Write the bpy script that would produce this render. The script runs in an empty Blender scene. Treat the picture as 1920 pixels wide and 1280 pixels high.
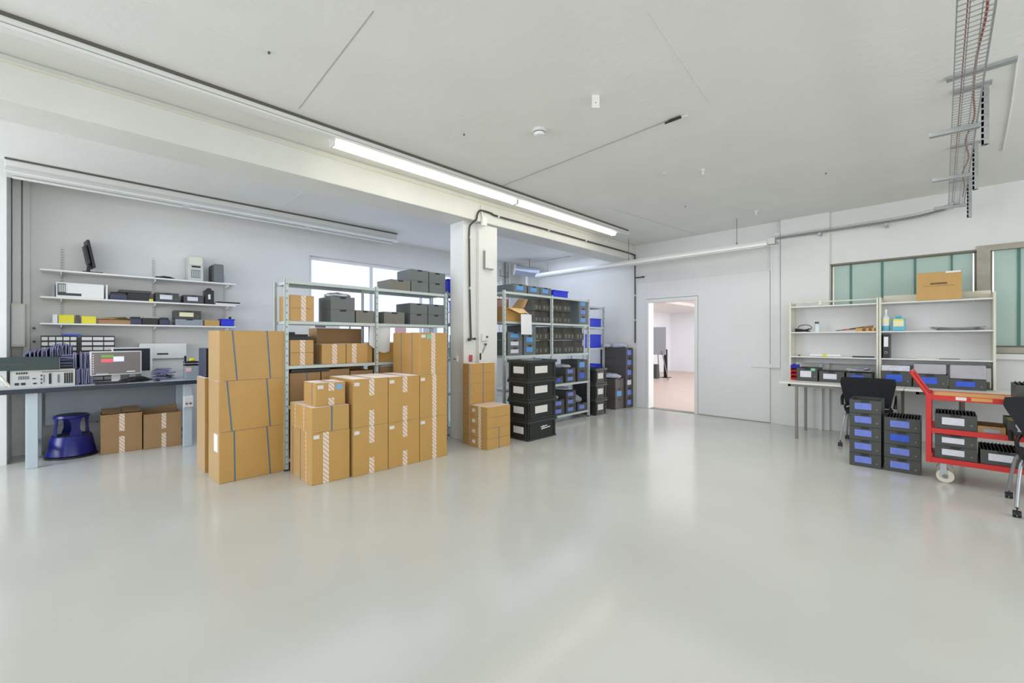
import bpy, bmesh, math, random
from mathutils import Vector, Matrix
R = math.radians
random.seed(7)
C = bpy.context.scene.collection

# ------------------------------------------------------------ camera
EYE = 1.36
cd = bpy.data.cameras.new('camera'); cam = bpy.data.objects.new('camera', cd); C.objects.link(cam)
cam.location = (0, 0, EYE); cam.rotation_euler = (R(90), 0, R(-45))
cd.sensor_width = 36; cd.lens = 15.14; cd.shift_y = -3/1920; cd.clip_start = .02; cd.clip_end = 200
bpy.context.scene.camera = cam
# ------------------------------------------------------------ world, daylight, exposure
vs = bpy.context.scene.view_settings
vs.view_transform = 'Standard'; vs.look = 'None'; vs.gamma = 1; vs.exposure = -0.12
w = bpy.data.worlds.new('sky'); bpy.context.scene.world = w; w.use_nodes = True
w.node_tree.nodes['Background'].inputs[0].default_value = (.80, .90, 1, 1)
w.node_tree.nodes['Background'].inputs[1].default_value = 1.0
def area(name, loc, rot, sx, sy, power, col=(1, 1, 1)):
    l = bpy.data.lights.new(name, 'AREA'); l.shape = 'RECTANGLE'; l.size = sx; l.size_y = sy
    l.energy = power; l.color = col
    o = bpy.data.objects.new(name, l); C.objects.link(o); o.location = loc; o.rotation_euler = [R(a) for a in rot]
    return o
# daylight coming in through the window openings behind the camera (lights hang outside the openings)
area('daylight_side', (-4.3, .5, 1.9), (0, -90, 0), 2.2, 7.0, 110, (.95, .975, 1))
area('daylight_rear', (2.0, -4.3, 1.9), (90, 0, 0), 9.0, 2.2, 160, (.98, .99, 1))
# added soft overhead fill for the far hall, no such fitting there
area('fill_hall', (5.0, 1.9, 3.2), (0, 0, 0), 3.2, 3.6, 44, (1, .985, .97))
# daylight outside the alcove side window
area('daylight_alcove', (-4.3, 5.9, 1.9), (0, -90, 0), 2.2, 2.2, 165, (.86, .91, 1))
area('fill_alcove', (4.3, 5.85, 3.2), (0, 0, 0), 7.0, 1.5, 56, (.63, .75, 1))  # added bluish overhead fill, stands in for further daylight in the alcove
# ceiling battens of the room beyond the door
area('batten_annex', (13.2, 3.4, 2.42), (0, 0, 0), 9.0, 9.0, 230, (.86, .92, 1))
# added low fill to brighten the walls beyond the door, no window there
area('fill_annex', (12.8, -1.5, 1.35), (90, 0, 0), 8.0, 1.8, 330, (.90, .94, 1))

# ------------------------------------------------------------ materials
def lin(c): c /= 255; return c/12.92 if c <= .04045 else ((c+.055)/1.055)**2.4
def rgb(t): return (lin(t[0]), lin(t[1]), lin(t[2]), 1)
M = {}
def mat(name, col, rough=.5, metal=0, noise=0, scale=8, bump=0, bscale=60, emit=0, alpha=1, coat=0, trans=0):
    m = bpy.data.materials.new(name); m.use_nodes = True; nt = m.node_tree
    b = nt.nodes['Principled BSDF']; b.inputs['Base Color'].default_value = rgb(col)
    b.inputs['Roughness'].default_value = rough; b.inputs['Metallic'].default_value = metal
    b.inputs['Coat Weight'].default_value = coat; b.inputs['Alpha'].default_value = alpha
    b.inputs['Transmission Weight'].default_value = trans
    if emit:
        b.inputs['Emission Color'].default_value = rgb(col); b.inputs['Emission Strength'].default_value = emit
    tc = nt.nodes.new('ShaderNodeTexCoord')
    if noise:
        n = nt.nodes.new('ShaderNodeTexNoise'); n.inputs['Scale'].default_value = scale; n.inputs['Detail'].default_value = 5
        nt.links.new(tc.outputs['Object'], n.inputs['Vector'])
        mr = nt.nodes.new('ShaderNodeMapRange'); mr.inputs[1].default_value = .3; mr.inputs[2].default_value = .7
        mr.inputs[3].default_value = 1-noise; mr.inputs[4].default_value = 1+noise*.4
        nt.links.new(n.outputs['Fac'], mr.inputs[0])
        mx = nt.nodes.new('ShaderNodeVectorMath'); mx.operation = 'SCALE'
        mx.inputs[0].default_value = rgb(col)[:3]; nt.links.new(mr.outputs[0], mx.inputs['Scale'])
        nt.links.new(mx.outputs[0], b.inputs['Base Color'])
    if bump:
        n2 = nt.nodes.new('ShaderNodeTexNoise'); n2.inputs['Scale'].default_value = bscale; n2.inputs['Detail'].default_value = 4
        nt.links.new(tc.outputs['Object'], n2.inputs['Vector'])
        bp = nt.nodes.new('ShaderNodeBump'); bp.inputs['Strength'].default_value = bump; bp.inputs['Distance'].default_value = .01
        nt.links.new(n2.outputs['Fac'], bp.inputs['Height']); nt.links.new(bp.outputs[0], b.inputs['Normal'])
    M[name] = m; return m

mat('floor', (203, 203, 196), .16, noise=.05, scale=1.1)
mat('wall', (229, 229, 226), .75, noise=.03, scale=2.2, bump=.12, bscale=22)
mat('wall_panel', (230, 230, 230), .6, noise=.02, scale=1.5)
mat('ceiling', (234, 234, 229), .8, noise=.035, scale=1.6, bump=.25, bscale=14)
mat('beam', (224, 224, 217), .7, noise=.05, scale=2.5, bump=.2, bscale=12)
mat('white_paint', (230, 230, 226), .4)
mat('white_gloss', (232, 232, 230), .25)
mat('white_plastic', (222, 222, 218), .4)
mat('seam', (150, 150, 142), .8)
mat('joint', (176, 176, 168), .8)
mat('dark_line', (96, 94, 84), .7)
mat('cream', (222, 220, 204), .5)
mat('carton', (197, 155, 88), .5, noise=.05, scale=5, bump=.05, bscale=90)
mat('carton_top', (198, 160, 98), .5, noise=.05, scale=5)
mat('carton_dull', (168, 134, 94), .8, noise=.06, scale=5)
mat('carton_inner', (120, 92, 58), .85)
mat('blue_strap', (70, 110, 140), .35)
mat('violet_strap', (122, 118, 150), .35)
mat('label_paper', (232, 228, 222), .6, noise=.12, scale=60)
mat('paper', (236, 236, 240), .7)
mat('blue_note', (130, 180, 220), .6)
mat('green_note', (140, 205, 165), .6)
mat('bin_grey', (108, 114, 114), .45, noise=.04, scale=6)
mat('bin_warm', (122, 120, 112), .5, noise=.05, scale=6)
mat('bin_dark', (70, 73, 69), .45, noise=.05, scale=7)
mat('bin_rust', (82, 78, 76), .45, noise=.05, scale=7)
mat('bin_slot', (28, 30, 31), .5)
mat('bin_light', (148, 156, 164), .45)
mat('tag_blue', (52, 92, 214), .4, noise=.12, scale=25)
mat('tag_violet', (118, 136, 222), .4, noise=.14, scale=30)
mat('tag_sky', (98, 160, 225), .4, noise=.1, scale=30)
mat('tag_white', (222, 222, 232), .5, noise=.08, scale=45)
mat('crate_blue', (40, 58, 215), .35, noise=.06, scale=9)
mat('crate_black', (38, 42, 40), .38, noise=.05, scale=9)
mat('crate_rim', (52, 57, 54), .35)
mat('rack_steel', (200, 210, 208), .45, metal=.08, noise=.04, scale=20)
mat('rack_hole', (120, 128, 130), .6)
mat('steel', (170, 174, 178), .35, metal=.8)
mat('steel_leg', (132, 130, 122), .45, metal=.35)
mat('dark_leg', (96, 90, 80), .5, metal=.2)
mat('zinc', (176, 180, 180), .4, metal=.6, noise=.08, scale=30)
mat('bench_grey', (188, 200, 208), .45)
mat('bench_top', (186, 192, 200), .4)
mat('bench_edge', (36, 44, 58), .4)
mat('desk_top', (226, 224, 216), .4)
mat('navy', (52, 60, 84), .4)
mat('card_dark', (48, 52, 66), .42, noise=.1, scale=14)
mat('card_edge', (138, 140, 176), .45)
mat('black_plastic', (26, 28, 32), .38)
mat('black_soft', (22, 24, 30), .8, bump=.3, bscale=300)
mat('stool_blue', (16, 26, 116), .3)
mat('peach', (240, 200, 142), .6)
mat('stool_tread', (34, 40, 60), .8)
mat('red', (205, 42, 40), .35)
mat('cart_deck', (238, 176, 92), .45, noise=.06, scale=6)
mat('yellow', (232, 222, 60), .5)
mat('lime', (206, 214, 50), .5)
mat('orange', (226, 160, 90), .6)
mat('teal_glass', (176, 200, 190), .28, noise=.07, scale=2, emit=.03)
mat('teal_edge', (74, 124, 110), .35)
mat('concrete', (176, 170, 158), .85, noise=.12, scale=9, bump=.3, bscale=40)
mat('frame_brown', (128, 124, 108), .6, noise=.1, scale=15)
mat('alcove_pane', (212, 217, 240), .5, emit=1.0)
mat('tube_glow', (255, 252, 238), .4, emit=7)
mat('board_grey', (150, 152, 160), .5)
mat('annex_wall', (240, 239, 242), .7)
mat('annex_floor', (208, 186, 174), .4, noise=.05, scale=2)
mat('cable_black', (62, 62, 58), .5)
mat('cable_dark', (34, 34, 36), .5)
mat('cable_red', (158, 84, 78), .5)
mat('cable_grey', (140, 142, 144), .5)
mat('wood', (206, 160, 88), .6, noise=.12, scale=12)
mat('bottle_clear', (216, 226, 232), .2)
mat('liquid_blue', (92, 178, 200), .25)
mat('label_cream', (238, 232, 190), .5)
mat('foil', (208, 210, 216), .3, metal=.35, noise=.2, scale=30, bump=.6, bscale=30)
mat('bag', (196, 202, 216), .35, noise=.22, scale=18, bump=.6, bscale=30)
mat('pc_beige', (198, 200, 196), .45)
mat('pc_dark', (52, 66, 66), .45, noise=.08, scale=12)
mat('screen', (120, 114, 112), .35, emit=.35)
mat('ui_green', (120, 170, 80), .4, emit=.4)
mat('ui_red', (235, 110, 115), .4, emit=.4)
mat('ui_white', (225, 228, 238), .4, emit=.5)
mat('pink_paper', (235, 190, 185), .6)
mat('red_print', (190, 90, 96), .6, noise=.3, scale=40)
mat('print_brown', (128, 100, 62), .7, noise=.3, scale=60)
mat('clear_lid', (178, 176, 182), .3, noise=.08, scale=8)
mat('patterned', (214, 216, 226), .4, noise=.25, scale=60)
mat('duct', (190, 196, 214), .3, metal=.5)
for k in ('carton', 'carton_top'):
    b_ = M[k].node_tree.nodes['Principled BSDF']; b_.inputs['Sheen Weight'].default_value = 1.0; b_.inputs['Sheen Roughness'].default_value = .28; b_.inputs['Sheen Tint'].default_value = (1, .95, .93, 1)
    b_.inputs['Roughness'].default_value = .36
# fragile tape: pale with slanted print
def tape_mat():
    m = mat('tape', (232, 206, 186), .35); nt = m.node_tree; b = nt.nodes['Principled BSDF']
    tc = nt.nodes.new('ShaderNodeTexCoord'); wv = nt.nodes.new('ShaderNodeTexWave'); wv.bands_direction = 'DIAGONAL'
    wv.inputs['Scale'].default_value = 15; wv.inputs['Distortion'].default_value = 2.5; wv.inputs['Detail'].default_value = 2
    nt.links.new(tc.outputs['Object'], wv.inputs['Vector'])
    cr = nt.nodes.new('ShaderNodeValToRGB'); cr.color_ramp.elements[0].position = .42; cr.color_ramp.elements[1].position = .55
    cr.color_ramp.elements[0].color = rgb((214, 184, 154)); cr.color_ramp.elements[1].color = rgb((240, 224, 212))
    nt.links.new(wv.outputs['Fac'], cr.inputs[0]); nt.links.new(cr.outputs[0], b.inputs['Base Color'])
tape_mat()

# ------------------------------------------------------------ mesh helpers
class MB:
    def __init__(s): s.v = []; s.f = []
    def add(s, vs, fs):
        n = len(s.v); s.v += [tuple(v) for v in vs]; s.f += [tuple(i+n for i in f) for f in fs]; return s
    def box(s, x0, x1, y0, y1, z0, z1, m=None):
        vs = [Vector(p) for p in ((x0,y0,z0),(x1,y0,z0),(x1,y1,z0),(x0,y1,z0),(x0,y0,z1),(x1,y0,z1),(x1,y1,z1),(x0,y1,z1))]
        if m is not None: vs = [m @ v for v in vs]
        return s.add(vs, [(0,3,2,1),(4,5,6,7),(0,1,5,4),(1,2,6,5),(2,3,7,6),(3,0,4,7)])
    def bar(s, p, q, a, b, up=(0, 0, 1)):
        p, q = Vector(p), Vector(q); d = (q-p).normalized(); u = Vector(up)
        if abs(d.dot(u)) > .98: u = Vector((1, 0, 0))
        sd = d.cross(u).normalized(); u = sd.cross(d)
        vs = []
        for o in (p, q):
            for i, j in ((-1,-1),(1,-1),(1,1),(-1,1)): vs.append(o+sd*a/2*i+u*b/2*j)
        return s.add(vs, [(0,1,2,3),(7,6,5,4),(0,4,5,1),(1,5,6,2),(2,6,7,3),(3,7,4,0)])
    def cyl(s, p, q, r, n=16, r2=None):
        p, q = Vector(p), Vector(q); r2 = r if r2 is None else r2
        d = (q-p).normalized(); u = Vector((0,0,1)) if abs(d.z) < .9 else Vector((1,0,0))
        a = d.cross(u).normalized(); b = d.cross(a)
        vs = []
        for o, rr in ((p, r), (q, r2)):
            for i in range(n):
                t = 2*math.pi*i/n; vs.append(o+a*math.cos(t)*rr+b*math.sin(t)*rr)
        fs = [tuple(range(n)), tuple(range(2*n-1, n-1, -1))]+[(i, n+i, n+(i+1) % n, (i+1) % n) for i in range(n)]
        return s.add(vs, fs)
    def tube(s, pts, r, n=8):
        pts = [Vector(p) for p in pts]; rings = []; pa = None
        for i, p in enumerate(pts):
            d = (pts[min(i+1, len(pts)-1)]-pts[max(i-1, 0)]).normalized()
            if pa is None:
                u = Vector((0,0,1)) if abs(d.z) < .9 else Vector((1,0,0)); a = d.cross(u).normalized()
            else: a = (pa-d*pa.dot(d)).normalized()
            pa = a; b = d.cross(a)
            rings.append([p+a*math.cos(2*math.pi*k/n)*r+b*math.sin(2*math.pi*k/n)*r for k in range(n)])
        vs = [v for rg in rings for v in rg]; fs = [tuple(range(n))[::-1], tuple(range(len(vs)-n, len(vs)))]
        for i in range(len(pts)-1):
            for k in range(n): fs.append((i*n+k, i*n+(k+1) % n, (i+1)*n+(k+1) % n, (i+1)*n+k))
        return s.add(vs, fs)
    def lathe(s, prof, c=(0, 0, 0), n=24):
        vs = []
        for r, z in prof:
            for k in range(n): t = 2*math.pi*k/n; vs.append((c[0]+r*math.cos(t), c[1]+r*math.sin(t), c[2]+z))
        fs = []; L = len(prof)
        for i in range(L-1):
            for k in range(n): fs.append((i*n+k, i*n+(k+1) % n, (i+1)*n+(k+1) % n, (i+1)*n+k))
        fs.append(tuple(range(n))[::-1]); fs.append(tuple(range((L-1)*n, L*n)))
        return s.add(vs, fs)
    def prism(s, poly, z0, z1, fn=None):
        n = len(poly); vs = [Vector((x, y, z0)) for x, y in poly]+[Vector((x, y, z1)) for x, y in poly]
        if fn: vs = [Vector(fn(v)) for v in vs]
        return s.add(vs, [tuple(range(n))[::-1], tuple(range(n, 2*n))]+[(i, (i+1) % n, n+(i+1) % n, n+i) for i in range(n)])
    def tray(s, x0, x1, y0, y1, z0, z1, t, base=None, m=None):   # open box
        b = base or t
        s.box(x0, x1, y0, y1, z0, z0+b, m); s.box(x0, x0+t, y0, y1, z0+b, z1, m); s.box(x1-t, x1, y0, y1, z0+b, z1, m)
        s.box(x0+t, x1-t, y0, y0+t, z0+b, z1, m); s.box(x0+t, x1-t, y1-t, y1, z0+b, z1, m); return s
    def build(s, name, m, parent=None, bevel=0, smooth=False, seg=2):
        me = bpy.data.meshes.new(name); me.from_pydata(s.v, [], s.f)
        bm = bmesh.new(); bm.from_mesh(me); bmesh.ops.recalc_face_normals(bm, faces=bm.faces); bm.to_mesh(me); bm.free()
        me.materials.append(M[m] if isinstance(m, str) else m)
        if smooth:
            for p in me.polygons: p.use_smooth = True
            me.set_sharp_from_angle(angle=R(38))
        o = bpy.data.objects.new(name, me); C.objects.link(o)
        if bevel:
            b = o.modifiers.new('bevel', 'BEVEL'); b.width = bevel; b.segments = seg; b.limit_method = 'ANGLE'
        if parent: o.parent = parent
        return o
def tag(o, label, cat, group=None, kind=None):
    o['label'] = label; o['category'] = cat
    if group: o['group'] = group
    if kind: o['kind'] = kind
    return o
def thing(name, label, cat, loc=(0, 0, 0), rz=0, group=None):
    o = bpy.data.objects.new(name, None); C.objects.link(o); o.empty_display_size = .1
    o.location = loc; o.rotation_euler = (0, 0, R(rz)); return tag(o, label, cat, group)
def copy_tree(o, parent=None):
    c = o.copy(); C.objects.link(c); c.parent = parent
    for ch in list(KIDS(o)): copy_tree(ch, c)
    return c
def KIDS(o): return [x for x in C.objects if x.parent == o]
_kc = {}
def dup(root, kids, loc, rz, scale, label, cat, group):
    r = root.copy(); C.objects.link(r); r.location = loc; r.rotation_euler = (0, 0, R(rz)); r.scale = scale
    tag(r, label, cat, group)
    if not group and 'group' in r: del r['group']
    for k in kids:
        c = k.copy(); C.objects.link(c); c.parent = r
    return r
def struct(o): o['kind'] = 'structure'; return o
def at_y(px, py, Y, dz=0):
    t = (px-960)/808.; X = Y*(1+t)/(1-t); return Vector((X, Y, EYE+(637-py)*(X+Y)/1142.7))
def at_x(px, py, X):
    t = (px-960)/808.; Y = X*(1-t)/(1+t); return Vector((X, Y, EYE+(637-py)*(X+Y)/1142.7))
def at_z(px, py, Z):
    S = 1142.7*(Z-EYE)/(637-py); D = S*(px-960)/808.; return Vector(((S+D)/2, (S-D)/2, Z))
def smooth_path(pts, k=6):
    pts = [Vector(p) for p in pts]; out = []
    for i in range(len(pts)-1):
        p0 = pts[max(i-1, 0)]; p1 = pts[i]; p2 = pts[i+1]; p3 = pts[min(i+2, len(pts)-1)]
        for j in range(k):
            t = j/k; out.append(.5*((2*p1)+(p2-p0)*t+(2*p0-5*p1+4*p2-p3)*t*t+(3*p1-p0-3*p2+p3)*t**3))
    return out+[pts[-1]]

# ============================================================ SETTING
H = 3.28
def wall(name, axis, pos, t, a0, a1, z0, z1, holes, m):
    As = sorted({a0, a1} | {h[i] for h in holes for i in (0, 1)}); Zs = sorted({z0, z1} | {h[i] for h in holes for i in (2, 3)})
    b = MB()
    for i in range(len(As)-1):
        for j in range(len(Zs)-1):
            ca = (As[i]+As[i+1])/2; cz = (Zs[j]+Zs[j+1])/2
            if any(h[0] < ca < h[1] and h[2] < cz < h[3] for h in holes): continue
            if axis == 'x': b.box(pos, pos+t, As[i], As[i+1], Zs[j], Zs[j+1])
            else: b.box(As[i], As[i+1], pos, pos+t, Zs[j], Zs[j+1])
    o = b.build(name, m)
    bm = bmesh.new(); bm.from_mesh(o.data); bmesh.ops.remove_doubles(bm, verts=bm.verts, dist=1e-4)
    seen = {}
    for f in bm.faces: seen.setdefault(tuple(round(c, 3) for c in f.calc_center_median()), []).append(f)
    bmesh.ops.delete(bm, geom=[f for l in seen.values() if len(l) > 1 for f in l], context='FACES')
    bmesh.ops.recalc_face_normals(bm, faces=bm.faces); bm.to_mesh(o.data); bm.free()
    return struct(o)
DY0, DY1, DH = 3.22, 4.13, 2.10
struct(MB().box(-4.2, 8.0, -4.2, 7.9, -.1, 0).build('floor', 'floor'))
struct(MB().box(-4.2, 8.2, -4.2, 7.95, H, H+.15).build('ceiling', 'ceiling'))
wall('wall_back', 'x', 8.0, .16, -4.2, 7.95, -.1, H, [(DY0, DY1, -.1, DH), (-.304, 1.195, 1.27, 2.49), (-2.2, -.42, 1.27, 2.49)], 'wall')
wall('wall_alcove', 'y', 7.7, .25, -.575, 8.0, 0, H, [(2.776, 7.35, 1.25, 2.82)], 'wall')
struct(MB().box(-1.4, -.575, 7.2, 7.95, 0, H).build('wall_left', 'wall'))
wall('wall_side', 'x', -4.2, .2, -4.2, 7.2, 0, H, [(-3, 4, .8, 3.0), (4.8, 7.0, .8, 3.0)], 'wall')
wall('wall_rear', 'y', -4.2, .2, -4.0, 8.0, 0, H, [(-2.5, 6.5, .8, 3.0)], 'wall')
struct(MB().box(-4.0, -1.4, 7.2, 7.4, 0, H).build('wall_left', 'wall'))
# beam with pillar
b = MB().box(-4, 8.0, 4.45, 4.88, 2.97, H); struct(b.build('trim_1', 'beam', bevel=.008))
b = MB().box(-4, 7.99, 4.438, 4.45, 3.222, 3.238); struct(b.build('trim_2', 'cream'))
b = MB().box(3.64, 4.2, 4.56, 4.86, 0, 2.97); struct(b.build('wall_pillar', 'wall', bevel=.006))
b = MB().box(3.86, 4.2, 4.50, 4.56, 0, 2.965); struct(b.build('trim_3', 'white_paint', bevel=.004))
# raised boards of the back wall
b = MB().box(7.97, 8.0, 4.17, 4.40, 0, 2.5).box(7.97, 8.0, 2.0, DY0-.06, 0, 2.5).box(7.97, 8.0, DY0-.06, 4.17, 2.17, 2.5)
struct(b.build('trim_4', 'wall_panel', bevel=.003))
b = MB().box(7.955, 8.0, 1.85, 1.95, .905, 3.1).box(7.955, 8.0, 1.95, 2.27, .905, .96).box(7.96, 8.0, 1.95, 1.99, .96, 3.1)
struct(b.build('trim_5', 'wall_panel', bevel=.004))
struct(MB().box(7.93, 8.0, 1.2, 1.84, 0, H).build('trim_6', 'wall', bevel=.006))
# ceiling joints of the cast concrete
for i, (p, q) in enumerate((((700, 20), (560, 203)), ((1310, 440), (1150, 392)), ((575, 355), (520, 392)), ((1215, 20), (1330, 190)), ((270, 0), (505, 97)))):
    a, c = at_z(*p, H), at_z(*q, H); a.z = c.z = H-.001
    struct(MB().bar(a, c, .006 if i == 0 else .004, .002).build('trim_7', 'joint' if i in (0, 1) else 'ceiling'))
# skirting line
struct(MB().box(7.955, 7.97, 2.0, DY0-.07, 0, .012).build('baseboard_back', 'seam'))
# ---- door
d = bpy.data.objects.new('door_1', None); C.objects.link(d); d.location = (8, (DY0+DY1)/2, 0); struct(d)
hw = (DY1-DY0)/2
MB().box(-.045, .165, -hw-.055, -hw+.005, 0, DH+.06).box(-.045, .165, hw-.005, hw+.045, 0, DH+.06).box(-.045, .165, -hw+.005, hw-.005, DH-.005, DH+.06).build('door_frame', 'white_gloss', d, bevel=.004)
MB().box(-.035, .16, -hw, hw, 0.0005, .006).build('threshold', 'seam', d)
# ---- annex room beyond the door
struct(MB().box(8.0, 18.6, -2, 8.7, -.1, 0).build('floor', 'annex_floor'))
struct(MB().box(8.16, 18.6, -2, 8.7, 2.5, 2.65).build('ceiling', 'white_paint'))
struct(MB().box(18.3, 18.6, -2, 8.7, 0, 2.5).build('wall_annex', 'annex_wall'))
struct(MB().box(8.16, 18.3, 8.46, 8.7, 0, 2.5).build('wall_annex', 'annex_wall'))
struct(MB().box(8.16, 18.3, -2, -1.8, 0, 2.5).build('wall_annex', 'white_paint'))
struct(MB().box(8.2, 18.3, 5.6, 5.9, 2.42, 2.5).build('trim_8', 'white_paint'))
# ---- teal glass windows in the back wall
def teal_window(name, y0, y1, z0, z1, mull):
    r = bpy.data.objects.new(name, None); C.objects.link(r); r.location = (8.05, 0, 0); struct(r)
    b = MB().box(-.03, .05, y0, y1, z1-.02, z1).box(-.03, .05, y0, y1, z0, z0+.02).box(-.03, .05, y0, y0+.018, z0, z1).box(-.03, .05, y1-.018, y1, z0, z1)
    b.build('window_frame', 'frame_brown', r)
    for y in mull: MB().box(-.012, .03, y-.013, y+.013, z0+.02, z1-.02).build('mullion', 'teal_edge', r)
    ys = [y0+.018]+sorted(mull)+[y1-.018]
    for i in range(len(ys)-1): MB().box(.0, .012, ys[i]+.014, ys[i+1]-.014, z0+.02, z1-.02).build('pane', 'teal_glass', r)
    return r
w1 = teal_window('window_1', -.304, 1.195, 1.27, 2.49, [.96, .607, .266, -.083])
w2 = teal_window('window_2', -2.2, -.42, 1.27, 2.49, [-.655, -1.0, -1.35, -1.7, -1.95])
b = MB().box(7.985, 8.0, -.42, -.304, 1.2, 2.54).box(7.985, 8.0, -2.3, -.42, 2.47, 2.54).box(7.93, 8.04, -2.3, -.41, 1.2, 1.27)
struct(b.build('trim_9', 'concrete'))
struct(MB().box(7.94, 8.04, -2.3, -.41, 1.12, 1.19).build('trim_10', 'white_paint', bevel=.004))
struct(MB().box(7.99, 8.005, -.304, 1.2, 2.478, 2.5).build('trim_11', 'frame_brown'))
# ---- alcove window
r = bpy.data.objects.new('window_3', None); C.objects.link(r); r.location = (0, 7.78, 0); struct(r)
MB().box(2.776, 2.83, 0, .08, 1.25, 2.82).box(7.3, 7.35, 0, .08, 1.25, 2.82).box(2.83, 7.3, 0, .08, 2.76, 2.82).box(2.83, 7.3, 0, .08, 1.25, 1.32).build('window_frame', 'white_gloss', r, bevel=.004)
for i in range(4):
    x0 = 2.83+i*1.1175
    if i: MB().box(x0-.03, x0+.03, 0, .08, 1.32, 2.76).build('mullion', 'white_gloss', r)
    MB().box(x0+.03, x0+1.0875, .03, .045, 1.32, 2.76).build('pane', 'alcove_pane', r)
struct(MB().box(2.7, 7.4, 7.42, 7.78, 1.19, 1.25).build('trim_12', 'white_gloss', bevel=.005))

# ============================================================ LIGHT FITTINGS
t = thing('ceiling_light', 'lit twin-tube batten on the long ceiling trunking beside the beam', 'light', (1.64, 4.0, H))
MB().box(0, 4.9, -.02, .07, -.075, -.025).build('housing', 'white_paint', t, bevel=.004)
for k in range(2):
    x0 = .02+k*2.44
    for dy in (-.005, .045):
        MB().cyl((x0, dy, -.098), (x0+2.40, dy, -.098), .016, 12).build('tube', 'tube_glow', t, smooth=True)
    for xe in (x0-.012, x0+2.40): MB().box(xe, xe+.014, -.025, .07, -.12, -.07).build('lamp_holder', 'white_plastic', t)
t = thing('light_trunking', 'long white ceiling trunking rail running beside the beam', 'trunking', (-3.5, 3.93, H))
MB().box(0, 10.3, -.04, .045, -.08, 0).build('rail', 'white_paint', t, bevel=.005)
MB().box(0, 10.26, -.052, -.041, -.022, -.001).build('edge_shadow_strip', 'dark_line', t)  # dark strip for the trunking's edge and its shadow at the ceiling
MB().box(.01, 10.25, -.043, -.04, -.062, -.058).build('groove', 'seam', t)
# alcove trunk light (off)
t = thing('ceiling_light', 'unlit white reflector trunking light under the alcove ceiling at left', 'light', (-.57, 7.0, H))
MB().box(0, 4.6, -.035, .035, -.09, 0).build('rail', 'white_paint', t, bevel=.004)
MB().box(0, 4.6, -.05, -.037, -.02, -.001).build('edge_shadow_strip', 'dark_line', t)  # dark strip stands in for the shadowed gap below the ceiling
MB().prism([(-.045, -.09), (.045, -.09), (.14, -.15), (.14, -.165), (-.10, -.165), (-.10, -.15)], 0, 4.6, lambda v: (v.z, v.x, v.y)).build('reflector', 'white_gloss', t, bevel=.004)
for k in range(3): MB().cyl((.05+k*1.53, .02, -.182), (1.5+k*1.53, .02, -.182), .015, 10).build('tube', 'white_plastic', t, smooth=True)
# suspended light (off)
t = thing('suspended_light', 'unlit white suspended strip light hanging across the doorway wall', 'light', (7.32, 0, 2.86))
MB().prism([(-.035, 0), (.035, 0), (.085, -.05), (.085, -.085), (-.085, -.085), (-.085, -.05)], 1.86, 6.5, lambda v: (v.x, v.z, v.y)).build('housing', 'white_gloss', t, bevel=.004)
MB().box(-.06, .06, 1.9, 6.45, -.1, -.086).build('diffuser', 'white_plastic', t)
for y in (2.3, 4.2): MB().cyl((0, y, 0), (0, y, H-2.862), .005, 8).cyl((0, y, 0), (0, y, .04), .012, 8).build('rod', 'steel_leg', t)
MB().tube([(0, 6.2, 0), (0, 6.2, .28), (.02, 5.6, .28)], .009).cyl((0, 6.2, 0), (0, 6.2, .05), .016, 8).build('bracket', 'steel_leg', t)
MB().box(-.05, .05, 1.76, 1.86, -.07, .02).cyl((0, 1.72, -.06), (0, 1.80, -.06), .02, 10).build('end_fitting', 'zinc', t)

# ============================================================ CEILING DETAILS
p = at_z(1011, 243, H)
t = thing('smoke_detector', 'round white smoke detector on the ceiling', 'smoke detector', p)
MB().lathe([(.062, 0), (.062, -.02), (.055, -.026)][::-1], n=28).build('base', 'white_plastic', t, smooth=True)
MB().lathe([(.02, -.062), (.045, -.055), (.052, -.04), (.052, -.032), (.044, -.027)], n=28).build('sensor_head', 'white_gloss', t, smooth=True)
MB().lathe([(.0535, -.0305), (.0535, -.0265)], n=28).build('vent_ring', 'dark_line', t)
p = at_z(1117, 178, H)
t = thing('ceiling_hook_plate', 'small white angled plate fixed to the ceiling beyond the smoke detector', 'bracket', p, -40)
MB().box(-.03, .03, -.003, .003, -.10, 0).box(-.03, .03, 0, .045, -.004, 0).build('plate', 'ceiling', t, bevel=.001)
MB().cyl((0, -.006, -.06), (0, -.003, -.06), .004, 8).build('screw', 'dark_line', t)
for i, (px, py) in enumerate(((1318, 318), (1245, 325), (1418, 395))):
    p = at_z(px, py, H); t = thing('ceiling_stub', ['short white stub on the ceiling left of the wire tray, nearest the camera', 'small yellowed stub on the ceiling left of a white one', 'short white stub on the ceiling near the suspended light rod'][i], 'bracket', p)
    MB().cyl((0, 0, 0), (0, 0, -.012), .026, 12).build('base', 'white_paint' if i != 1 else 'cream', t)
    if i != 1: MB().cyl((.0, 0, -.012), (0, 0, -.06), .012, 10).build('stub', 'white_plastic', t)
for i, (px, py) in enumerate(((504, 97), (870, 251), (1285, 386), (1549, 324))):
    p = at_z(px, py, H); MB_ = MB().cyl((p.x, p.y, H), (p.x, p.y, H-.012), .008, 8)
    tag(MB_.build('ceiling_bolt', 'dark_line'), ['small dark bolt in the ceiling, farthest left', 'small dark bolt in the ceiling above the lit batten', 'small dark bolt in the ceiling above the doorway', 'small dark bolt in the ceiling above the desk shelves'][i], 'bolt')
a, c = at_z(943, 347, H), at_z(1258, 222, H); a.z = c.z = H-.008
e = at_z(1290, 214, H); e.z = H-.008
t = thing('ceiling_cable', 'thin cable line across the ceiling ending in a black connector', 'cable')
MB().tube([a, c], .003).build('cable', 'seam', t)
MB().tube([c+Vector((0, -.02, 0)), e], .005).build('cable_tail', 'white_paint', t)
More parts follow.
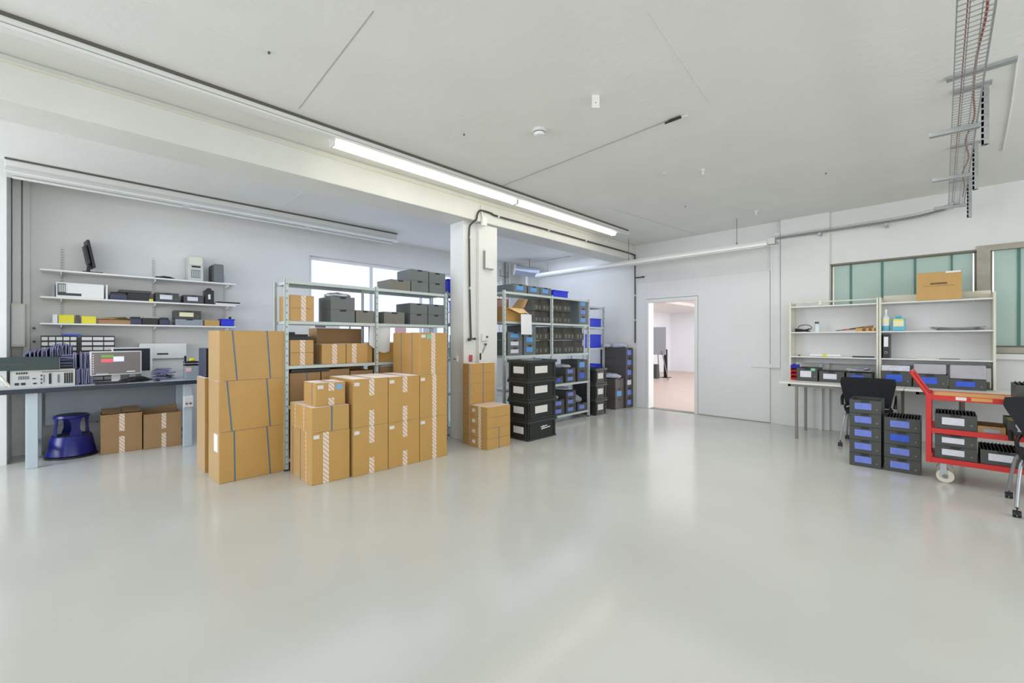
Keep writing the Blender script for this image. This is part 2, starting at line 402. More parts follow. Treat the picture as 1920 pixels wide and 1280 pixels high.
MB().bar(c+Vector((0, .02, -.010)), c+Vector((0, -.09, -.010)), .022, .02).bar(c+Vector((.015, .06, -.006)), c+Vector((-.01, -.03, -.014)), .010, .02).build('connector', 'cable_dark', t, bevel=.004)

# black conduit from pillar along the beam to the corner and down
YP = 4.535
pts = [at_y(883, 634, YP), at_y(881, 560, YP), at_y(880, 480, YP), at_y(880, 430, YP), at_y(884, 419, 4.50), at_y(893, 411, 4.43), at_y(895, 402, 4.425), at_y(900, 394.5, 4.425), at_y(910, 396, 4.425), at_y(922, 400, 4.425), at_y(936, 406, 4.425), at_y(1028, 431, 4.425), at_y(1098, 451, 4.425), at_y(1176, 473, 4.425)]
corner = [Vector((7.93, 4.425, pts[-1].z-.02)), Vector((7.95, 4.42, pts[-1].z-.1)), Vector((7.955, 4.42, 2.0)), Vector((7.955, 4.42, 1.3))]
t = thing('conduit_pipe', 'black cable conduit bending from the pillar along the beam into the corner', 'conduit')
MB().tube(smooth_path(pts+corner, 5), .0125, 10).build('pipe', 'cable_black', t, smooth=True)
for px, py, Y in ((881, 445, YP), (881, 540, YP), (934, 405.5, 4.425), (1028, 431, 4.425), (1098, 451, 4.425)):
    p = at_y(px, py, Y); MB().bar(p+Vector((-.012, 0, 0)), p+Vector((.012, 0, 0)), .04, .036).build('clip', 'white_plastic', t)
for z in (2.25, 1.75): MB().box(7.935, 7.968, 4.40, 4.438, z, z+.025).build('clip', 'white_plastic', t)
p = Vector((7.955, 4.42, 2.62)); MB().cyl(p, p+Vector((0, -.17, 0)), .012, 8).cyl(p+Vector((0, -.17, 0)), p+Vector((0, -.2, 0)), .018, 8).build('side_stub', 'cable_black', t)
p = at_y(881, 635, YP); MB().cyl(p+Vector((-.02, 0, -.01)), p+Vector((-.02, -.03, -.01)), .022, 10).cyl(p+Vector((0, 0, 0)), p+Vector((.07, -.01, 0)), .011, 8).cyl(p+Vector((.07, -.01, 0)), p+Vector((.085, -.01, 0)), .018, 8).build('end_fitting', 'cable_black', t)
# conduit column on beam above pillar
t = thing('junction_box', 'white pipe with a small junction box where the beam meets the pillar', 'junction box')
q0 = at_y(903, 384, 4.43); q1 = at_y(904, 406, 4.43)
MB().tube([q0+Vector((0, .004, 0)), q1], .012).build('pipe', 'white_plastic', t)
MB().box(q1.x-.01, q1.x+.07, 4.405, 4.447, q1.z-.12, q1.z).build('box', 'white_paint', t, bevel=.004)
# narrow cover on pillar
t = thing('wall_cover', 'flat white cover plate high on the pillar', 'cover plate', (4.01, 4.5, 2.34))
MB().box(-.07, .09, -.035, -.001, 0, .29).build('cover', 'white_gloss', t, bevel=.004)
MB().box(-.07, .08, -.045, -.036, 0, .015).box(-.078, -.071, -.045, -.001, 0, .25).build('edge_lip', 'seam', t)
# light switch, socket with plug, sticker, marker on pillar
p = at_y(907, 632, 4.5)
t = thing('wall_switch', 'white surface switch box on the pillar with a dark knob', 'switch', p)
MB().box(-.05, .055, -.035, -.001, -.05, .05).build('box', 'white_gloss', t, bevel=.004)
MB().cyl((.025, -.036, .005), (.025, -.05, .005), .015, 12).build('knob', 'dark_line', t)
p = at_y(909, 648, 4.5)
t = thing('key_hook', 'small metal hook with hanging keys below the pillar switch', 'hook', p)
MB().cyl((0, -.001, .02), (0, -.03, .02), .014, 10).build('hook', 'dark_line', t)
MB().tube([(0, -.028, .01), (-.03, -.02, -.04), (-.055, -.012, -.1)], .006).build('key', 'steel_leg', t)
p = at_y(882, 671, 4.56)
t = thing('pillar_sticker', 'red and white sticker low on the pillar', 'sticker', p)
MB().lathe([(.055, 0), (.055, .002)], n=6).build('backing', 'pink_paper', t); KIDS(t)[0].rotation_euler = (R(90), 0, 0); KIDS(t)[0].location = (0, -.001, 0)
MB().box(-.03, .03, -.005, -.0035, -.05, .04).build('print', 'red_print', t)
p = at_y(900, 668, 4.5)
tag(MB().box(p.x-.009, p.x+.009, p.y-.018, p.y-.001, p.z-.045, p.z+.045).build('marker_pen', 'cable_dark', bevel=.004), 'short black pen-like holder fixed upright on the pillar', 'pen')
p = at_y(854, 670, 4.6); p = Vector((3.64, 4.7, 1.1))
t = thing('door_stop_latch', 'white latch fitting on the left side of the pillar', 'latch', p)
MB().box(-.03, -.001, -.03, .03, -.04, .04).build('plate', 'white_gloss', t, bevel=.003)
MB().cyl((-.03, 0, 0), (-.06, 0, 0), .01, 8).build('knob', 'steel_leg', t)

# alcove corner duct and pipes
p = at_x(1000, 505, 7.6)
t = thing('air_duct', 'short silver duct pipe in the far alcove corner', 'duct', (7.55, 7.1, 2.98))
MB().cyl((-.25, .1, .05), (.2, -.25, -.02), .12, 24).build('duct', 'duct', t, smooth=True)
MB().cyl((-.27, .115, .053), (-.25, .1, .05), .13, 24).build('duct_rim', 'white_paint', t, smooth=True)
MB().tube([(0, -.13, 0), (0, -.14, .12), (0, -.14, .295)], .008).build('hanger', 'steel_leg', t)
MB().cyl((0, -.05, -.1), (0, -.05, -1.2), .035, 16).build('down_pipe', 'white_paint', t, smooth=True)
for i, (x, l) in enumerate(((7.42, 'left of two thin wall pipes in the alcove corner'), (7.58, 'right of two thin wall pipes in the alcove corner'))):
    tag(MB().cyl((x, 7.66, .4), (x, 7.66, H), .02, 12).build('wall_pipe', 'white_paint' if i else 'steel_leg', smooth=True), l, 'pipe')
a = at_y(938, 505, 7.6); tag(MB().tube([a, a+Vector((0, 0, -.15)), a+Vector((.25, 0, -.17)), a+Vector((.25, 0, -.03))], .008).build('wall_bracket', 'dark_line'), 'dark U-shaped bracket high on the alcove window wall', 'bracket')

# alcove left wall: trunkings and box
for i, (x0, x1, d0) in enumerate(((-.568, -.50, .07), (-.488, -.43, .05))):
    tag(MB().box(x0, x1, 7.7-d0, 7.699, 1.3 if i == 0 else 0.9, 3.26).build('cable_trunking', 'white_plastic', bevel=.005), ['wider of two vertical trunkings in the left alcove corner', 'narrower of two vertical trunkings in the left alcove corner'][i], 'trunking')
t = thing('distribution_box', 'pale grey distribution box low in the left alcove corner', 'electrical box', (-.52, 7.65, 1.28))
MB().box(-.05, .06, -.12, .0, 0, .5).build('case', 'cream', t, bevel=.006)
MB().box(-.042, .052, -.127, -.121, .02, .48).build('cover', 'white_plastic', t, bevel=.003)
for i, z in enumerate((1.34, 1.5)): tag(MB().cyl((-.40, 7.699, z), (-.40, 7.66, z), .012, 8).build('wall_plug', 'dark_line'), ['lower dark wall fitting beside the distribution box', 'upper dark wall fitting beside the distribution box'][i], 'fitting')

# ============================================================ WIRE CABLE TRAY
t = thing('wire_cable_tray', 'galvanised wire mesh cable tray hanging below the ceiling at right', 'cable tray')
TZ = 3.0; y0, y1 = -.185, -.05
b = MB()
X0 = 1.2; X1 = 7.55
for (y, z) in ((y0, TZ+.05), (y0, TZ+.025), (y0, TZ), (y0+.045, TZ), (y0+.09, TZ), (y1, TZ), (y1, TZ+.025), (y1, TZ+.05)): b.bar((X0, y, z), (X1, y, z), .0045, .0045)
x = X0
while x < X1:
    b.bar((x, y0, TZ), (x, y1, TZ), .0045, .0045).bar((x, y0, TZ), (x, y0, TZ+.05), .0045, .0045).bar((x, y1, TZ), (x, y1, TZ+.05), .0045, .0045); x += .05
b.build('wire_mesh', 'zinc', t)
for xb in (4.78, 6.14, 7.48):
    h = MB().box(xb-.02, xb+.02, -.245, -.225, 2.82, H-.001).box(xb-.02, xb-.009, -.225, -.205, 2.82, H-.001).box(xb+.009, xb+.02, -.225, -.205, 2.82, H-.001)
    h.box(xb-.022, xb-.02, -.245, -.233, 2.82, H-.001).box(xb-.022, xb-.02, -.217, -.205, 2.82, H-.001)
    for k in range(11): h.box(xb-.022, xb+.02, -.233, -.205, 2.82+k*.045, 2.853+k*.045)
    h.build('hanger', 'zinc', t)
    MB().bar((xb, -.2, TZ-.025), (xb, .075, TZ-.016), .045, .035).build('arm', 'zinc', t, bevel=.003)
    MB().box(xb-.035, xb+.035, -.26, -.06, H-.012, H-.001).build('mounting_plate', 'zinc', t)
for xq in (4.5, 3.33): MB().box(xq-.03, xq+.03, -.36, -.02 if xq > 4 else -.2, H-.02, H-.001).build('mounting_plate', 'zinc', t)
t2 = thing('red_cable', 'red cable lying along the wire mesh tray', 'cable')
rp = [(1.2, -.16, TZ+.02)]+[(1.2+k*.5, -.15+random.uniform(-.02, .05)*(1 if k > 5 else .5), TZ+.018) for k in range(1, 13)]
MB().tube(smooth_path(rp, 4), .006, 6).build('cable', 'cable_red', t2)
tag(MB().tube([(1.2, -.09, TZ+.013), (7.4, -.08, TZ+.013)], .003, 6).build('thin_cable', 'cable_red'), 'thin straight red cable near the middle of the wire mesh tray', 'cable')
# tray continues along the back wall
t = thing('wall_cable_tray', 'wire mesh cable tray running along the back wall above the shelves', 'cable tray')
path = smooth_path([(7.50, -.12, 2.99), (7.66, .02, 2.98), (7.78, .3, 2.97), (7.83, .8, 2.97), (7.84, 1.3, 2.97), (7.85, 1.93, 2.97)], 14)
b = MB()
for (o, z) in ((-.05, .0), (0, 0), (.05, 0), (-.05, .04), (.05, .04)): b.tube([Vector((p.x+o*.9, p.y-o*.5*(1 if p.y < .3 else 0), p.z+z)) for p in path], .0028, 4)
for p in path[::2]: b.bar(p+Vector((-.045, 0, 0)), p+Vector((.045, 0, 0)), .004, .004).bar(p+Vector((-.045, 0, 0)), p+Vector((-.045, 0, .04)), .004, .004)
b.build('wire_mesh', 'zinc', t)
for y in (.55, 1.3): MB().box(7.80, 7.999 if y < 1.2 else 7.929, y-.015, y+.015, 2.93, 2.965).build('bracket', 'zinc', t)
tag(MB().tube([p+Vector((-.0, 0, .012)) for p in path], .012, 6).build('cable_bundle', 'cable_grey'), 'grey cable bundle in the tray along the back wall', 'cable')
tag(MB().tube(smooth_path([(4.5, -.36, H-.006), (5.5, -.40, H-.006), (6.6, -.43, H-.006)], 4), .005, 6).build('ceiling_cable', 'white_paint'), 'thin white cable on the ceiling right of the wire tray', 'cable')

#@@OBJECTS
ORD = ['bottom', 'second', 'third', 'fourth', 'fifth', 'sixth', 'seventh', 'eighth']
def ordw(i, n):
    if n == 1: return 'only'
    return 'lowest' if i == 0 else ('topmost' if i == n-1 else ORD[i]+'-from-bottom')
# ------------------------------------------------------------ cartons
def carton(x0, x1, y0, y1, z0, h, label, group=None, tape='split', tx=.5, straps=(), side_straps=(), sticker=None, note=None, m='carton', rz=0, tw=.055, side_label=False, side_tape=None, open_top=False, name='cardboard_box'):
    w, d = x1-x0, y1-y0; g = .0015; w -= 2*g; d -= 2*g; h -= .002
    t = thing(name, label, 'box', ((x0+x1)/2, (y0+y1)/2, z0+.001), rz, group); W, D = w/2, d/2
    if open_top:
        MB().tray(-W, W, -D, D, 0, h, .004).build('body', m, t, bevel=.0015)
        MB().box(-W+.006, W-.006, -D+.006, D-.006, h*.55, h*.58).build('contents', 'carton_inner', t)
        for k, (p, q, up) in enumerate(open_top): MB().bar(p, q, *up).build('flap', m, t)
    else:
        MB().box(-W, W, -D, D, 0, h-.003).build('body', m, t, bevel=.003)
        MB().box(-W, -.0015 if w < d else W, -D, D if w < d else -.0015, h-.003, h).box(.0015 if w < d else -W, W, -D if w < d else .0015, D, h-.003, h).build('flap', m, t)
    T = tw/2; c = -W+w*tx; e = .0009
    tb = lo = None
    if tape == 'split': tb = MB().box(c-T, c+T, -D-e, -D, h*.64, h+e).box(c-T, c+T, -D-e, D, h, h+e); lo = .33
    elif tape == 'full': tb = MB().box(c-T, c+T, -D-e, -D, 0, h+e).box(c-T, c+T, -D-e, D+e, h, h+e)
    elif tape == 'open': tb = MB().box(c-T, c+T, -D-e, -D, h*.55, h); lo = .42
    if tb: tb.build('tape', 'tape', t)
    if lo: MB().box(c-T, c+T, -D-e, -D, 0, h*lo).build('tape', 'tape', t)
    if side_tape is not None:
        y = -D+d*side_tape; MB().box(-W-e, -W, y-T, y+T, 0, h).box(-W-e, W, y-T, y+T, h, h+e*1.5).build('tape', 'tape', t)
    for fx, tilt, sm in straps:
        x = -W+w*fx; MB().bar((x-tilt, -D-.0012, h), (x+tilt, -D-.0012, 0), .0115, .0016, (0, 1, 0)).box(x-tilt-.006, x-tilt+.006, -D-.001, D, h, h+.0016).build('strap', sm, t)
    for fy, sm in side_straps:
        y = -D+d*fy; MB().box(-W-.0016, -W, y-.006, y+.006, 0, h).box(-W, W, y-.006, y+.006, h, h+.0015).build('strap', sm, t)
    if sticker:
        sx, sz = sticker; x = -W+w*sx; MB().box(x, x+.055, -D-.0022, -D-.0004, h*sz-.035, h*sz).build('shipping_label', 'label_paper', t)
    if note:
        nx, nz, nm = note; x = -W+w*nx; MB().box(x, x+.06, -D-.003, -D-.0004, h*nz-.05, h*nz).build('sticky_note', nm, t)
    if side_label: MB().box(-W-.002, -W, -D*.75, -D*.1, h*.6, h*.95).build('paper_sheet', 'paper', t)
    return t
BS, VS = 'blue_strap', 'violet_strap'
G = 'cardboard boxes stacked in front of the metal shelving'
# pile in front of rack
carton(1.515, 1.88, 4.15, 4.74, 0, .485, 'tall lowest cardboard box of the left front stack with a full tape strip', G, 'full', .36, side_straps=((.25, 'tape'), (.5, BS), (.86, VS)), sticker=(.04, .96))
carton(1.515, 1.875, 4.15, 4.74, .485, .24, 'low cardboard box with one blue-green strap, between a tall box and a small box', G, None, straps=((.52, 0, BS),), side_straps=((.35, 'tape'), (.75, 'tape')))
carton(1.565, 1.853, 4.19, 4.5, .725, .225, 'small cardboard box with a light blue note on top of the left front stack', G, 'split', .52, sticker=(.06, .9), note=(.68, .9, 'blue_note'), side_straps=((.3, VS),))
SX = [(1.90, 2.283), (2.287, 2.667), (2.671, 3.045)]
for i, (a, c) in enumerate(SX):
    nm = ['second', 'third', 'right-hand'][i]
    ty = 'full' if i == 2 else 'split'
    carton(a, c, 4.125, 4.71, 0, .484, f'lower cardboard box in the {nm} stack of the front row', G, ty, .52, sticker=(.03, .93))
    carton(a, c, 4.125, 4.71, .484, .484, f'{"top" if i < 2 else "middle"} cardboard box in the {nm} stack of the front row', G, ty, .52, sticker=(.03, .93))
carton(2.671, 3.045, 4.125, 4.71, .968, .475, 'top cardboard box of the right-hand front stack, with a green note and side straps', G, 'full', .48, sticker=(.05, .95), note=(.24, .96, 'green_note'), side_straps=((.28, VS), (.68, VS)))
# strapped stack at left of shelving
G2 = 'large strapped cardboard boxes left of the metal shelving'
for i in range(3):
    carton(.905, 1.487, 4.83, 5.2, i*.484, .483, ['lowest of three large boxes with two blue straps, paper sheet on its side', 'middle of three large boxes with two blue straps', 'top of three large boxes with two blue straps'][i], G2, None, straps=((.22 if i != 1 else .15, .004 if i == 0 else .02, BS), (.74, .016, BS)), rz=[3, 2.5, 3.5][i], side_label=(i == 0))
for i in range(2):
    carton(.885, 1.47, 5.33, 5.71, i*.485, .484, ['lower large plain box standing behind the blue-strapped stack', 'upper large plain box standing behind the blue-strapped stack'][i], G2, None, rz=1)
t = thing('tower_computer', 'dark tower computer with blue-grey side standing on the plain boxes behind the strapped stack', 'computer', (.99, 5.52, .973))
MB().box(-.09, .09, -.17, .19, 0, .30).build('case', 'navy', t, bevel=.006)
MB().box(-.088, .088, -.186, -.171, .004, .296).build('front_panel', 'black_plastic', t, bevel=.004)
MB().box(-.06, .06, -.19, -.187, .22, .25).build('drive_slot', 'bin_slot', t)
# small carton stacks before pillar
G3 = 'small flat cardboard boxes stacked at the pillar'
for i in range(8):
    carton(3.565, 3.985, 4.315, 4.488, i*.1315, .131, f'{ordw(i, 8)} flat cardboard box in the tall narrow stack against the pillar', G3, None, straps=((.5, 0, VS),) if i > 3 else (), side_tape=.12, side_label=False, sticker=None, tw=.04)
for i in range(4):
    carton(3.53, 3.93, 3.96, 4.305, i*.1315, .131, f'{ordw(i, 4)} flat cardboard box in the short stack before the tall narrow one', G3, None, straps=((.5, 0, VS),) if i < 2 else (), side_tape=.42, tw=.05, rz=0)
    MB().box(-.2, -.1985, .06, .12, .05, .09).build('shipping_label', 'label_paper', [o for o in C.objects if o.parent is None][-1])
# under-bench cartons
G4 = 'open cardboard boxes under the workbench'
w2_, d2_ = .185, .17
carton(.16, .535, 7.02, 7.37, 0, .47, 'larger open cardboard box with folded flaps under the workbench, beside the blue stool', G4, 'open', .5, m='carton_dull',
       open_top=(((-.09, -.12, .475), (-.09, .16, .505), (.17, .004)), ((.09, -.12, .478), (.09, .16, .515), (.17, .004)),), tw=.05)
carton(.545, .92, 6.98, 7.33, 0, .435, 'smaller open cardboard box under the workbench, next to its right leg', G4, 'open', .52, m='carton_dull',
       open_top=(((-.18, .172, .43), (.18, .172, .475), (.004, .06)), ), tw=.045)

# ------------------------------------------------------------ storage bins
BW, BD, BH = .28, .38, .145
_bin = {}
def bin_proto(body, tagc, fill, slot):
    """origin at base centre, front towards -Y"""
    parts = []
    W, D = BW/2, BD/2; t = .006
    b = MB().tray(-W, W, -D, D, 0, BH-.012, t)
    for (a0, a1, c0, c1) in ((-W-.0005, -W+.008, -D, D), (W-.008, W+.0005, -D, D), (-W, W, -D-.0005, -D+.008), (-W, W, D-.008, D+.0005)): b.box(a0, a1, c0, c1, BH-.014, BH-.0008)
    b.box(-W+.012, W-.012, -D-.0006, -D, .004, .007)
    parts.append(b.build('body', body, bevel=.0012, seg=1))
    if tagc: parts.append(MB().box(-.092, .058, -D-.005, -D-.0005, .042, .112).build('label_card', tagc, bevel=.001, seg=1))
    if slot: parts.append(MB().box(-.035, .035, -D-.003, -D-.0003, BH-.022, BH-.002).build('grip', 'bin_slot'))
    parts.append(MB().cyl((.105, -D-.002, .05), (.105, -D, .05), .009, 10).build('round_mark', 'bin_warm'))
    if fill == 'cards':
        b = MB()
        for k in range(11): x = -W+.022+k*.0235; b.box(x-.003, x+.003, -D+.012, D-.012, .02, BH+.012)
        parts.append(b.build('divider_insert', 'black_plastic'))
    elif fill == 'lid':
        parts.append(MB().box(-W+.01, W-.01, -D+.01, D-.01, BH-.03, BH-.02).build('contents', 'black_soft'))
    elif fill == 'lime':
        parts.append(MB().box(-W+.012, W-.02, -D+.02, D-.05, BH-.05, BH-.012).build('contents', 'lime', bevel=.006))
    return parts
def sbin(a0, a1, front, z, h, label, group, face='-Y', depth=.38, body='bin_dark', tagc='tag_blue', fill='lid', slot=True, name='storage_bin', rz=0):
    key = (body, tagc, fill, slot); loc = None
    sx = (a1-a0-.004)/BW; sy = depth/BD; sz = (h-.001)/BH
    if face == '-Y': loc = ((a0+a1)/2, front+depth/2, z+.0005); r = 0
    else: loc = (front+depth/2, (a0+a1)/2, z+.0005); r = -90
    if key not in _bin:
        ps = bin_proto(*key); t = thing(name, label, 'storage bin', loc, r+rz, group); t.scale = (sx, sy, sz)
        for p in ps: p.parent = t
        _bin[key] = (t, ps); return t
    return dup(_bin[key][0], _bin[key][1], loc, r+rz, (sx, sy, sz), label, 'storage bin', group)
def bin_stack(a0, a1, front, z, h, tags, desc, group, **k):
    n = len(tags)
    for i, tg in enumerate(tags):
        kk = dict(k); kk['tagc'] = tg
        if i < n-1: kk['fill'] = None
        sbin(a0, a1, front, z+i*h, h, (f'{ordw(i, n)} {k.get("word", "dark grey")} bin {desc}' if n > 1 else f'single {k.get("word", "dark grey")} bin {desc}'), group, **{q: v for q, v in kk.items() if q != 'word'})
def bag(loc, sx, sy, sz, label, m='bag', group=None, rz=0):
    bm = bmesh.new(); bmesh.ops.create_icosphere(bm, subdivisions=3, radius=1)
    rr = random.Random(int(loc[0]*977+loc[1]*131))
    ph = [rr.uniform(0, 6) for _ in range(6)]
    for v in bm.verts:
        c = v.co; n = .12*math.sin(7*c.x+ph[0])*math.cos(6*c.y+ph[1])+.1*math.sin(11*c.z+9*c.x+ph[2])+.05*math.sin(17*c.y+ph[3])
        c *= 1+n; v.co = Vector((c.x*sx, c.y*sy, max(-.55, c.z)*sz+.55*sz))
    me = bpy.data.meshes.new('plastic_bag'); bm.to_mesh(me); bm.free(); me.materials.append(M[m])
    for p in me.polygons: p.use_smooth = True
    o = bpy.data.objects.new('plastic_bag', me); C.objects.link(o); o.location = loc; o.rotation_euler = (0, 0, R(rz)); return tag(o, label, 'bag', group)

# ------------------------------------------------------------ metal racks
def rack(label, xs, y0, y1, height, levels, braces=True, name='metal_shelving'):
    t = thing(name, label, 'shelving unit', (xs[0], y0, 0)); ox, oy = xs[0], y0
    for i, x in enumerate(xs):
        for y, s in ((0, 1), (y1-y0, -1)):
            xx = x-ox
            b = MB().box(xx-.018, xx+.018, min(y, y+s*.0025), max(y, y+s*.0025), 0, height).box(xx-.018, xx-.0155, min(y, y+s*.036), max(y, y+s*.036), 0, height)
            p = b.build('post', 'rack_steel', t)
            hb = MB(); z = .06
            while z < height-.03: hb.box(xx-.005, xx+.005, y-s*.0008-.0004, y-s*.0008+.0004, z, z+.018); z += .075
            hb.v and hb.build('post_holes', 'rack_hole', p)
            MB().box(xx-.022, xx+.022, min(y-s*.004, y+s*.04), max(y-s*.004, y+s*.04), .0, .012).build('foot', 'black_plastic', t)
    for i in range(len(xs)-1):
        a, c = xs[i]-ox+.02, xs[i+1]-ox-.02
        for z in levels:
            D = y1-y0
            MB().box(a, c, .004, D-.004, z-.004, z-.001).box(a, c, .004, .008, z-.034, z-.004).box(a, c, D-.008, D-.004, z-.034, z-.004).box(a, a+.004, .008, D-.008, z-.034, z-.004).box(c-.004, c, .008, D-.008, z-.034, z-.004).build('shelf', 'rack_steel', t)
    if braces:
        D = y1-y0; MB().bar((xs[1]-ox, D+.002, levels[1]), (xs[-1]-ox, D+.002, .25), .018, .003, (0, 1, 0)).build('brace', 'rack_steel', t)
    return t
ra = rack('long galvanised metal shelving unit standing left of the white pillar', (1.51, 2.52, 3.54), 4.82, 5.2, 2.0, (.12, .67, 1.09, 1.56, 1.985))
RA = 5.19
GA = 'grey storage bins on the left metal shelving'
A = dict(depth=.35, body='bin_grey', tagc=None, word='grey')
bin_stack(1.97, 2.25, 4.835, 1.56, .145, (None, None), 'under a clear bag on the left shelving', GA, **A)
bin_stack(2.262, 2.49, 4.835, 1.56, .148, (None,), 'just left of the left shelving\'s middle post, below the top', GA, **dict(A, body='bin_warm', word='warm grey'))
bin_stack(2.62, 2.905, 4.835, 1.56, .148, (None,), 'just right of the left shelving\'s middle post, below the top', GA, **dict(A, body='bin_warm', word='warm grey'))
bin_stack(2.985, 3.25, 4.835, 1.56, .138, (None, None), 'in the left pair below the left shelving\'s top shelf', GA, **A)
bin_stack(3.258, 3.52, 4.835, 1.56, .138, (None, None), 'in the end pair below the left shelving\'s top shelf', GA, **A)
bin_stack(2.71, 2.99, 4.835, 1.985, .13, (None,), 'on top of the left shelving, left of the stacked pairs', GA, **dict(A, body='bin_warm', word='warm grey'))
bin_stack(3.0, 3.265, 4.835, 1.985, .145, (None, None), 'in the left pair on top of the left shelving', GA, **A)
bin_stack(3.275, 3.54, 4.835, 1.985, .14, (None, None), 'in the right-hand pair on top of the left shelving', GA, **A)
bag((2.11, 5.0, 1.852), .14, .14, .035, 'crumpled clear plastic bag on the grey bins of the left shelving', 'foil')
GB = 'small cardboard boxes on the left metal shelving'
for i in range(2):
    carton(1.545, 1.79, 4.83, 5.18, 1.56+i*.138, .137, ['lower', 'upper'][i]+' flat cardboard box on the shelf below the top, beside the left post', GB, 'full', .55, tw=.05)
    carton(1.545, 1.785, 4.83, 5.18, 1.09+i*.135, .134, ['lower', 'upper'][i]+' flat cardboard box on the middle shelf, beside the left post', GB, 'full', .52, tw=.05)
carton(1.875, 2.148, 4.84, 5.17, 1.09, .225, 'left of two taped cardboard boxes at the middle of the middle shelf', GB, 'full', .52)
carton(2.152, 2.41, 4.84, 5.17, 1.09, .228, 'right of two taped cardboard boxes at the middle of the middle shelf', GB, 'full', .36)
carton(2.415, 2.50, 4.90, 5.17, 1.09, .21, 'narrow cardboard box just left of the middle post on the middle shelf', GB, None)
carton(2.57, 2.80, 4.90, 5.17, 1.09, .235, 'orange-brown cardboard box just right of the middle post on the middle shelf', GB, None)
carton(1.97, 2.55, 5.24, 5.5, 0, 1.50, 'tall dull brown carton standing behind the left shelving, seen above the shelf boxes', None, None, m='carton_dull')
t = thing('black_tray', 'black plastic tray full of parts lying behind the flat boxes on the middle shelf', 'tray', (1.66, 5.38, 1.3)); t.location = (1.70, 5.36, 0)
MB().box(-.17, .2, -.12, .12, 0, 1.40).build('cabinet', 'bin_dark', t, bevel=.004)
MB().box(-.15, .18, -.1, .1, 1.40, 1.425).box(-.02, .05, -.06, .06, 1.425, 1.45).build('contents', 'black_plastic', t, bevel=.004)
t['label'] = 'tall dark cabinet with black items on it, standing behind the left end of the shelving'; t['category'] = 'cabinet'; t.name = 'low_cabinet'
# lower shelf contents
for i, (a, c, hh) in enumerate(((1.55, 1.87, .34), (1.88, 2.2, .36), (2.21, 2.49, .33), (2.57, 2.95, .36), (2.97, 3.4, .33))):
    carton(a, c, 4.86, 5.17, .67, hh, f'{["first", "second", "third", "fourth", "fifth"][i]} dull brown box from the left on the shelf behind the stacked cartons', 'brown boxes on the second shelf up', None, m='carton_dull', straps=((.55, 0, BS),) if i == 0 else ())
t = thing('black_lid', 'black lid lying on the first dull brown box under the middle shelf', 'panel', (1.72, 5.0, 1.012))  # black box lid
MB().box(-.16, .24, -.15, .15, 0, .035).box(-.15, .23, -.14, .14, .035, .04).build('board', 'black_plastic', t, bevel=.003)
for i, (a, c, hh) in enumerate(((1.56, 1.95, .42), (1.97, 2.36, .4), (2.58, 3.0, .4), (3.02, 3.45, .42))):
    pass
t = thing('paper_stack', 'white papers lying under the middle shelf beside the middle post', 'papers', (2.62, 5.0, 1.031))
for k in range(3): MB().box(-.03+k*.01, .32-k*.012, -.14, .12, k*.006, k*.006+.004).build('sheet', 'paper', t)
t['label'] = 'loose white papers lying on the fourth dull brown box'; t.location = (2.60, 5.0, 1.0315)
# paper hung on the middle post
def sheet(name, pts_fn, nu, nv, m, label, cat, th=.0015):
    vs = []; fs = []
    for s in (0, 1):
        for j in range(nv+1):
            for i in range(nu+1):
                p, n = pts_fn(i/nu, j/nv); vs.append(Vector(p)+Vector(n)*th*s)
    L = (nu+1)*(nv+1)
    for s in (0, 1):
        for j in range(nv):
            for i in range(nu):
                a = s*L+j*(nu+1)+i; q = (a, a+1, a+nu+2, a+nu+1); fs.append(q if s else q[::-1])
    per = [i for i in range(nu+1)]+[(j*(nu+1)+nu) for j in range(1, nv+1)]+[nv*(nu+1)+i for i in range(nu-1, -1, -1)]+[j*(nu+1) for j in range(nv-1, 0, -1)]
    for k in range(len(per)): a, b_ = per[k], per[(k+1) % len(per)]; fs.append((a, b_, b_+L, a+L))
    o = MB().add(vs, fs).build(name, m, smooth=True); return tag(o, label, cat) if label else o
sheet('hanging_paper', lambda u, v: ((2.45+.27*u, 4.868+.008*math.sin(u*5+v*2)+.01*v, 1.535-(.2+.09*math.sin(u*2.2))*v*1.15), (0, 1, 0)), 10, 6, 'paper', 'crumpled white plastic sheet hanging behind the middle post of the left shelving', 'sheet')

# shelving behind pillar
rack('narrow metal shelving unit half hidden behind the white pillar', (3.68, 4.28), 4.98, 5.36, 2.05, (.12, .6, 1.09, 1.6, 2.03), braces=False)
# right rack
rack('long galvanised metal shelving unit standing right of the white pillar', (4.317, 5.386, 6.41), 4.46, 4.86, 2.08, (.115, .635, 1.13, 1.63, 2.065))
GR = 'labelled storage bins on the right metal shelving'
B = dict(depth=.37, body='bin_grey')
D_ = dict(depth=.37, body='bin_dark')
sbin(4.52, 4.80, 4.48, 2.066, .13, 'storage bin with a sky blue card, leftmost on top of the right shelving', GR, tagc='tag_sky', **B)
sbin(4.83, 5.10, 4.48, 2.066, .125, 'storage bin with a blue card, middle one on top of the right shelving', GR, tagc='tag_sky', **B)
sbin(5.11, 5.38, 4.48, 2.066, .125, 'storage bin with a blue card, right of three on top of the right shelving', GR, tagc='tag_sky', **B)
bin_stack(6.12, 6.38, 4.475, 1.63, .142, ('tag_sky', 'tag_violet', 'tag_sky'), 'with blue card by the right shelving\'s end post', GR, **B)
bin_stack(4.39, 4.70, 4.475, 1.13, .115, ('tag_white', 'tag_white', 'tag_sky'), 'in the leftmost labelled stack of the right shelving', GR, **dict(D_, body='bin_grey'))
bin_stack(4.73, 5.0, 4.475, 1.13, .152, ('tag_sky', 'tag_sky', 'tag_sky'), 'in the stack under the star-shaped open carton', GR, **dict(D_, body='bin_grey'))
bin_stack(5.43, 5.68, 4.475, .635, .12, ('tag_blue',), 'with a bright blue card right of the large black crates', GR, **D_)
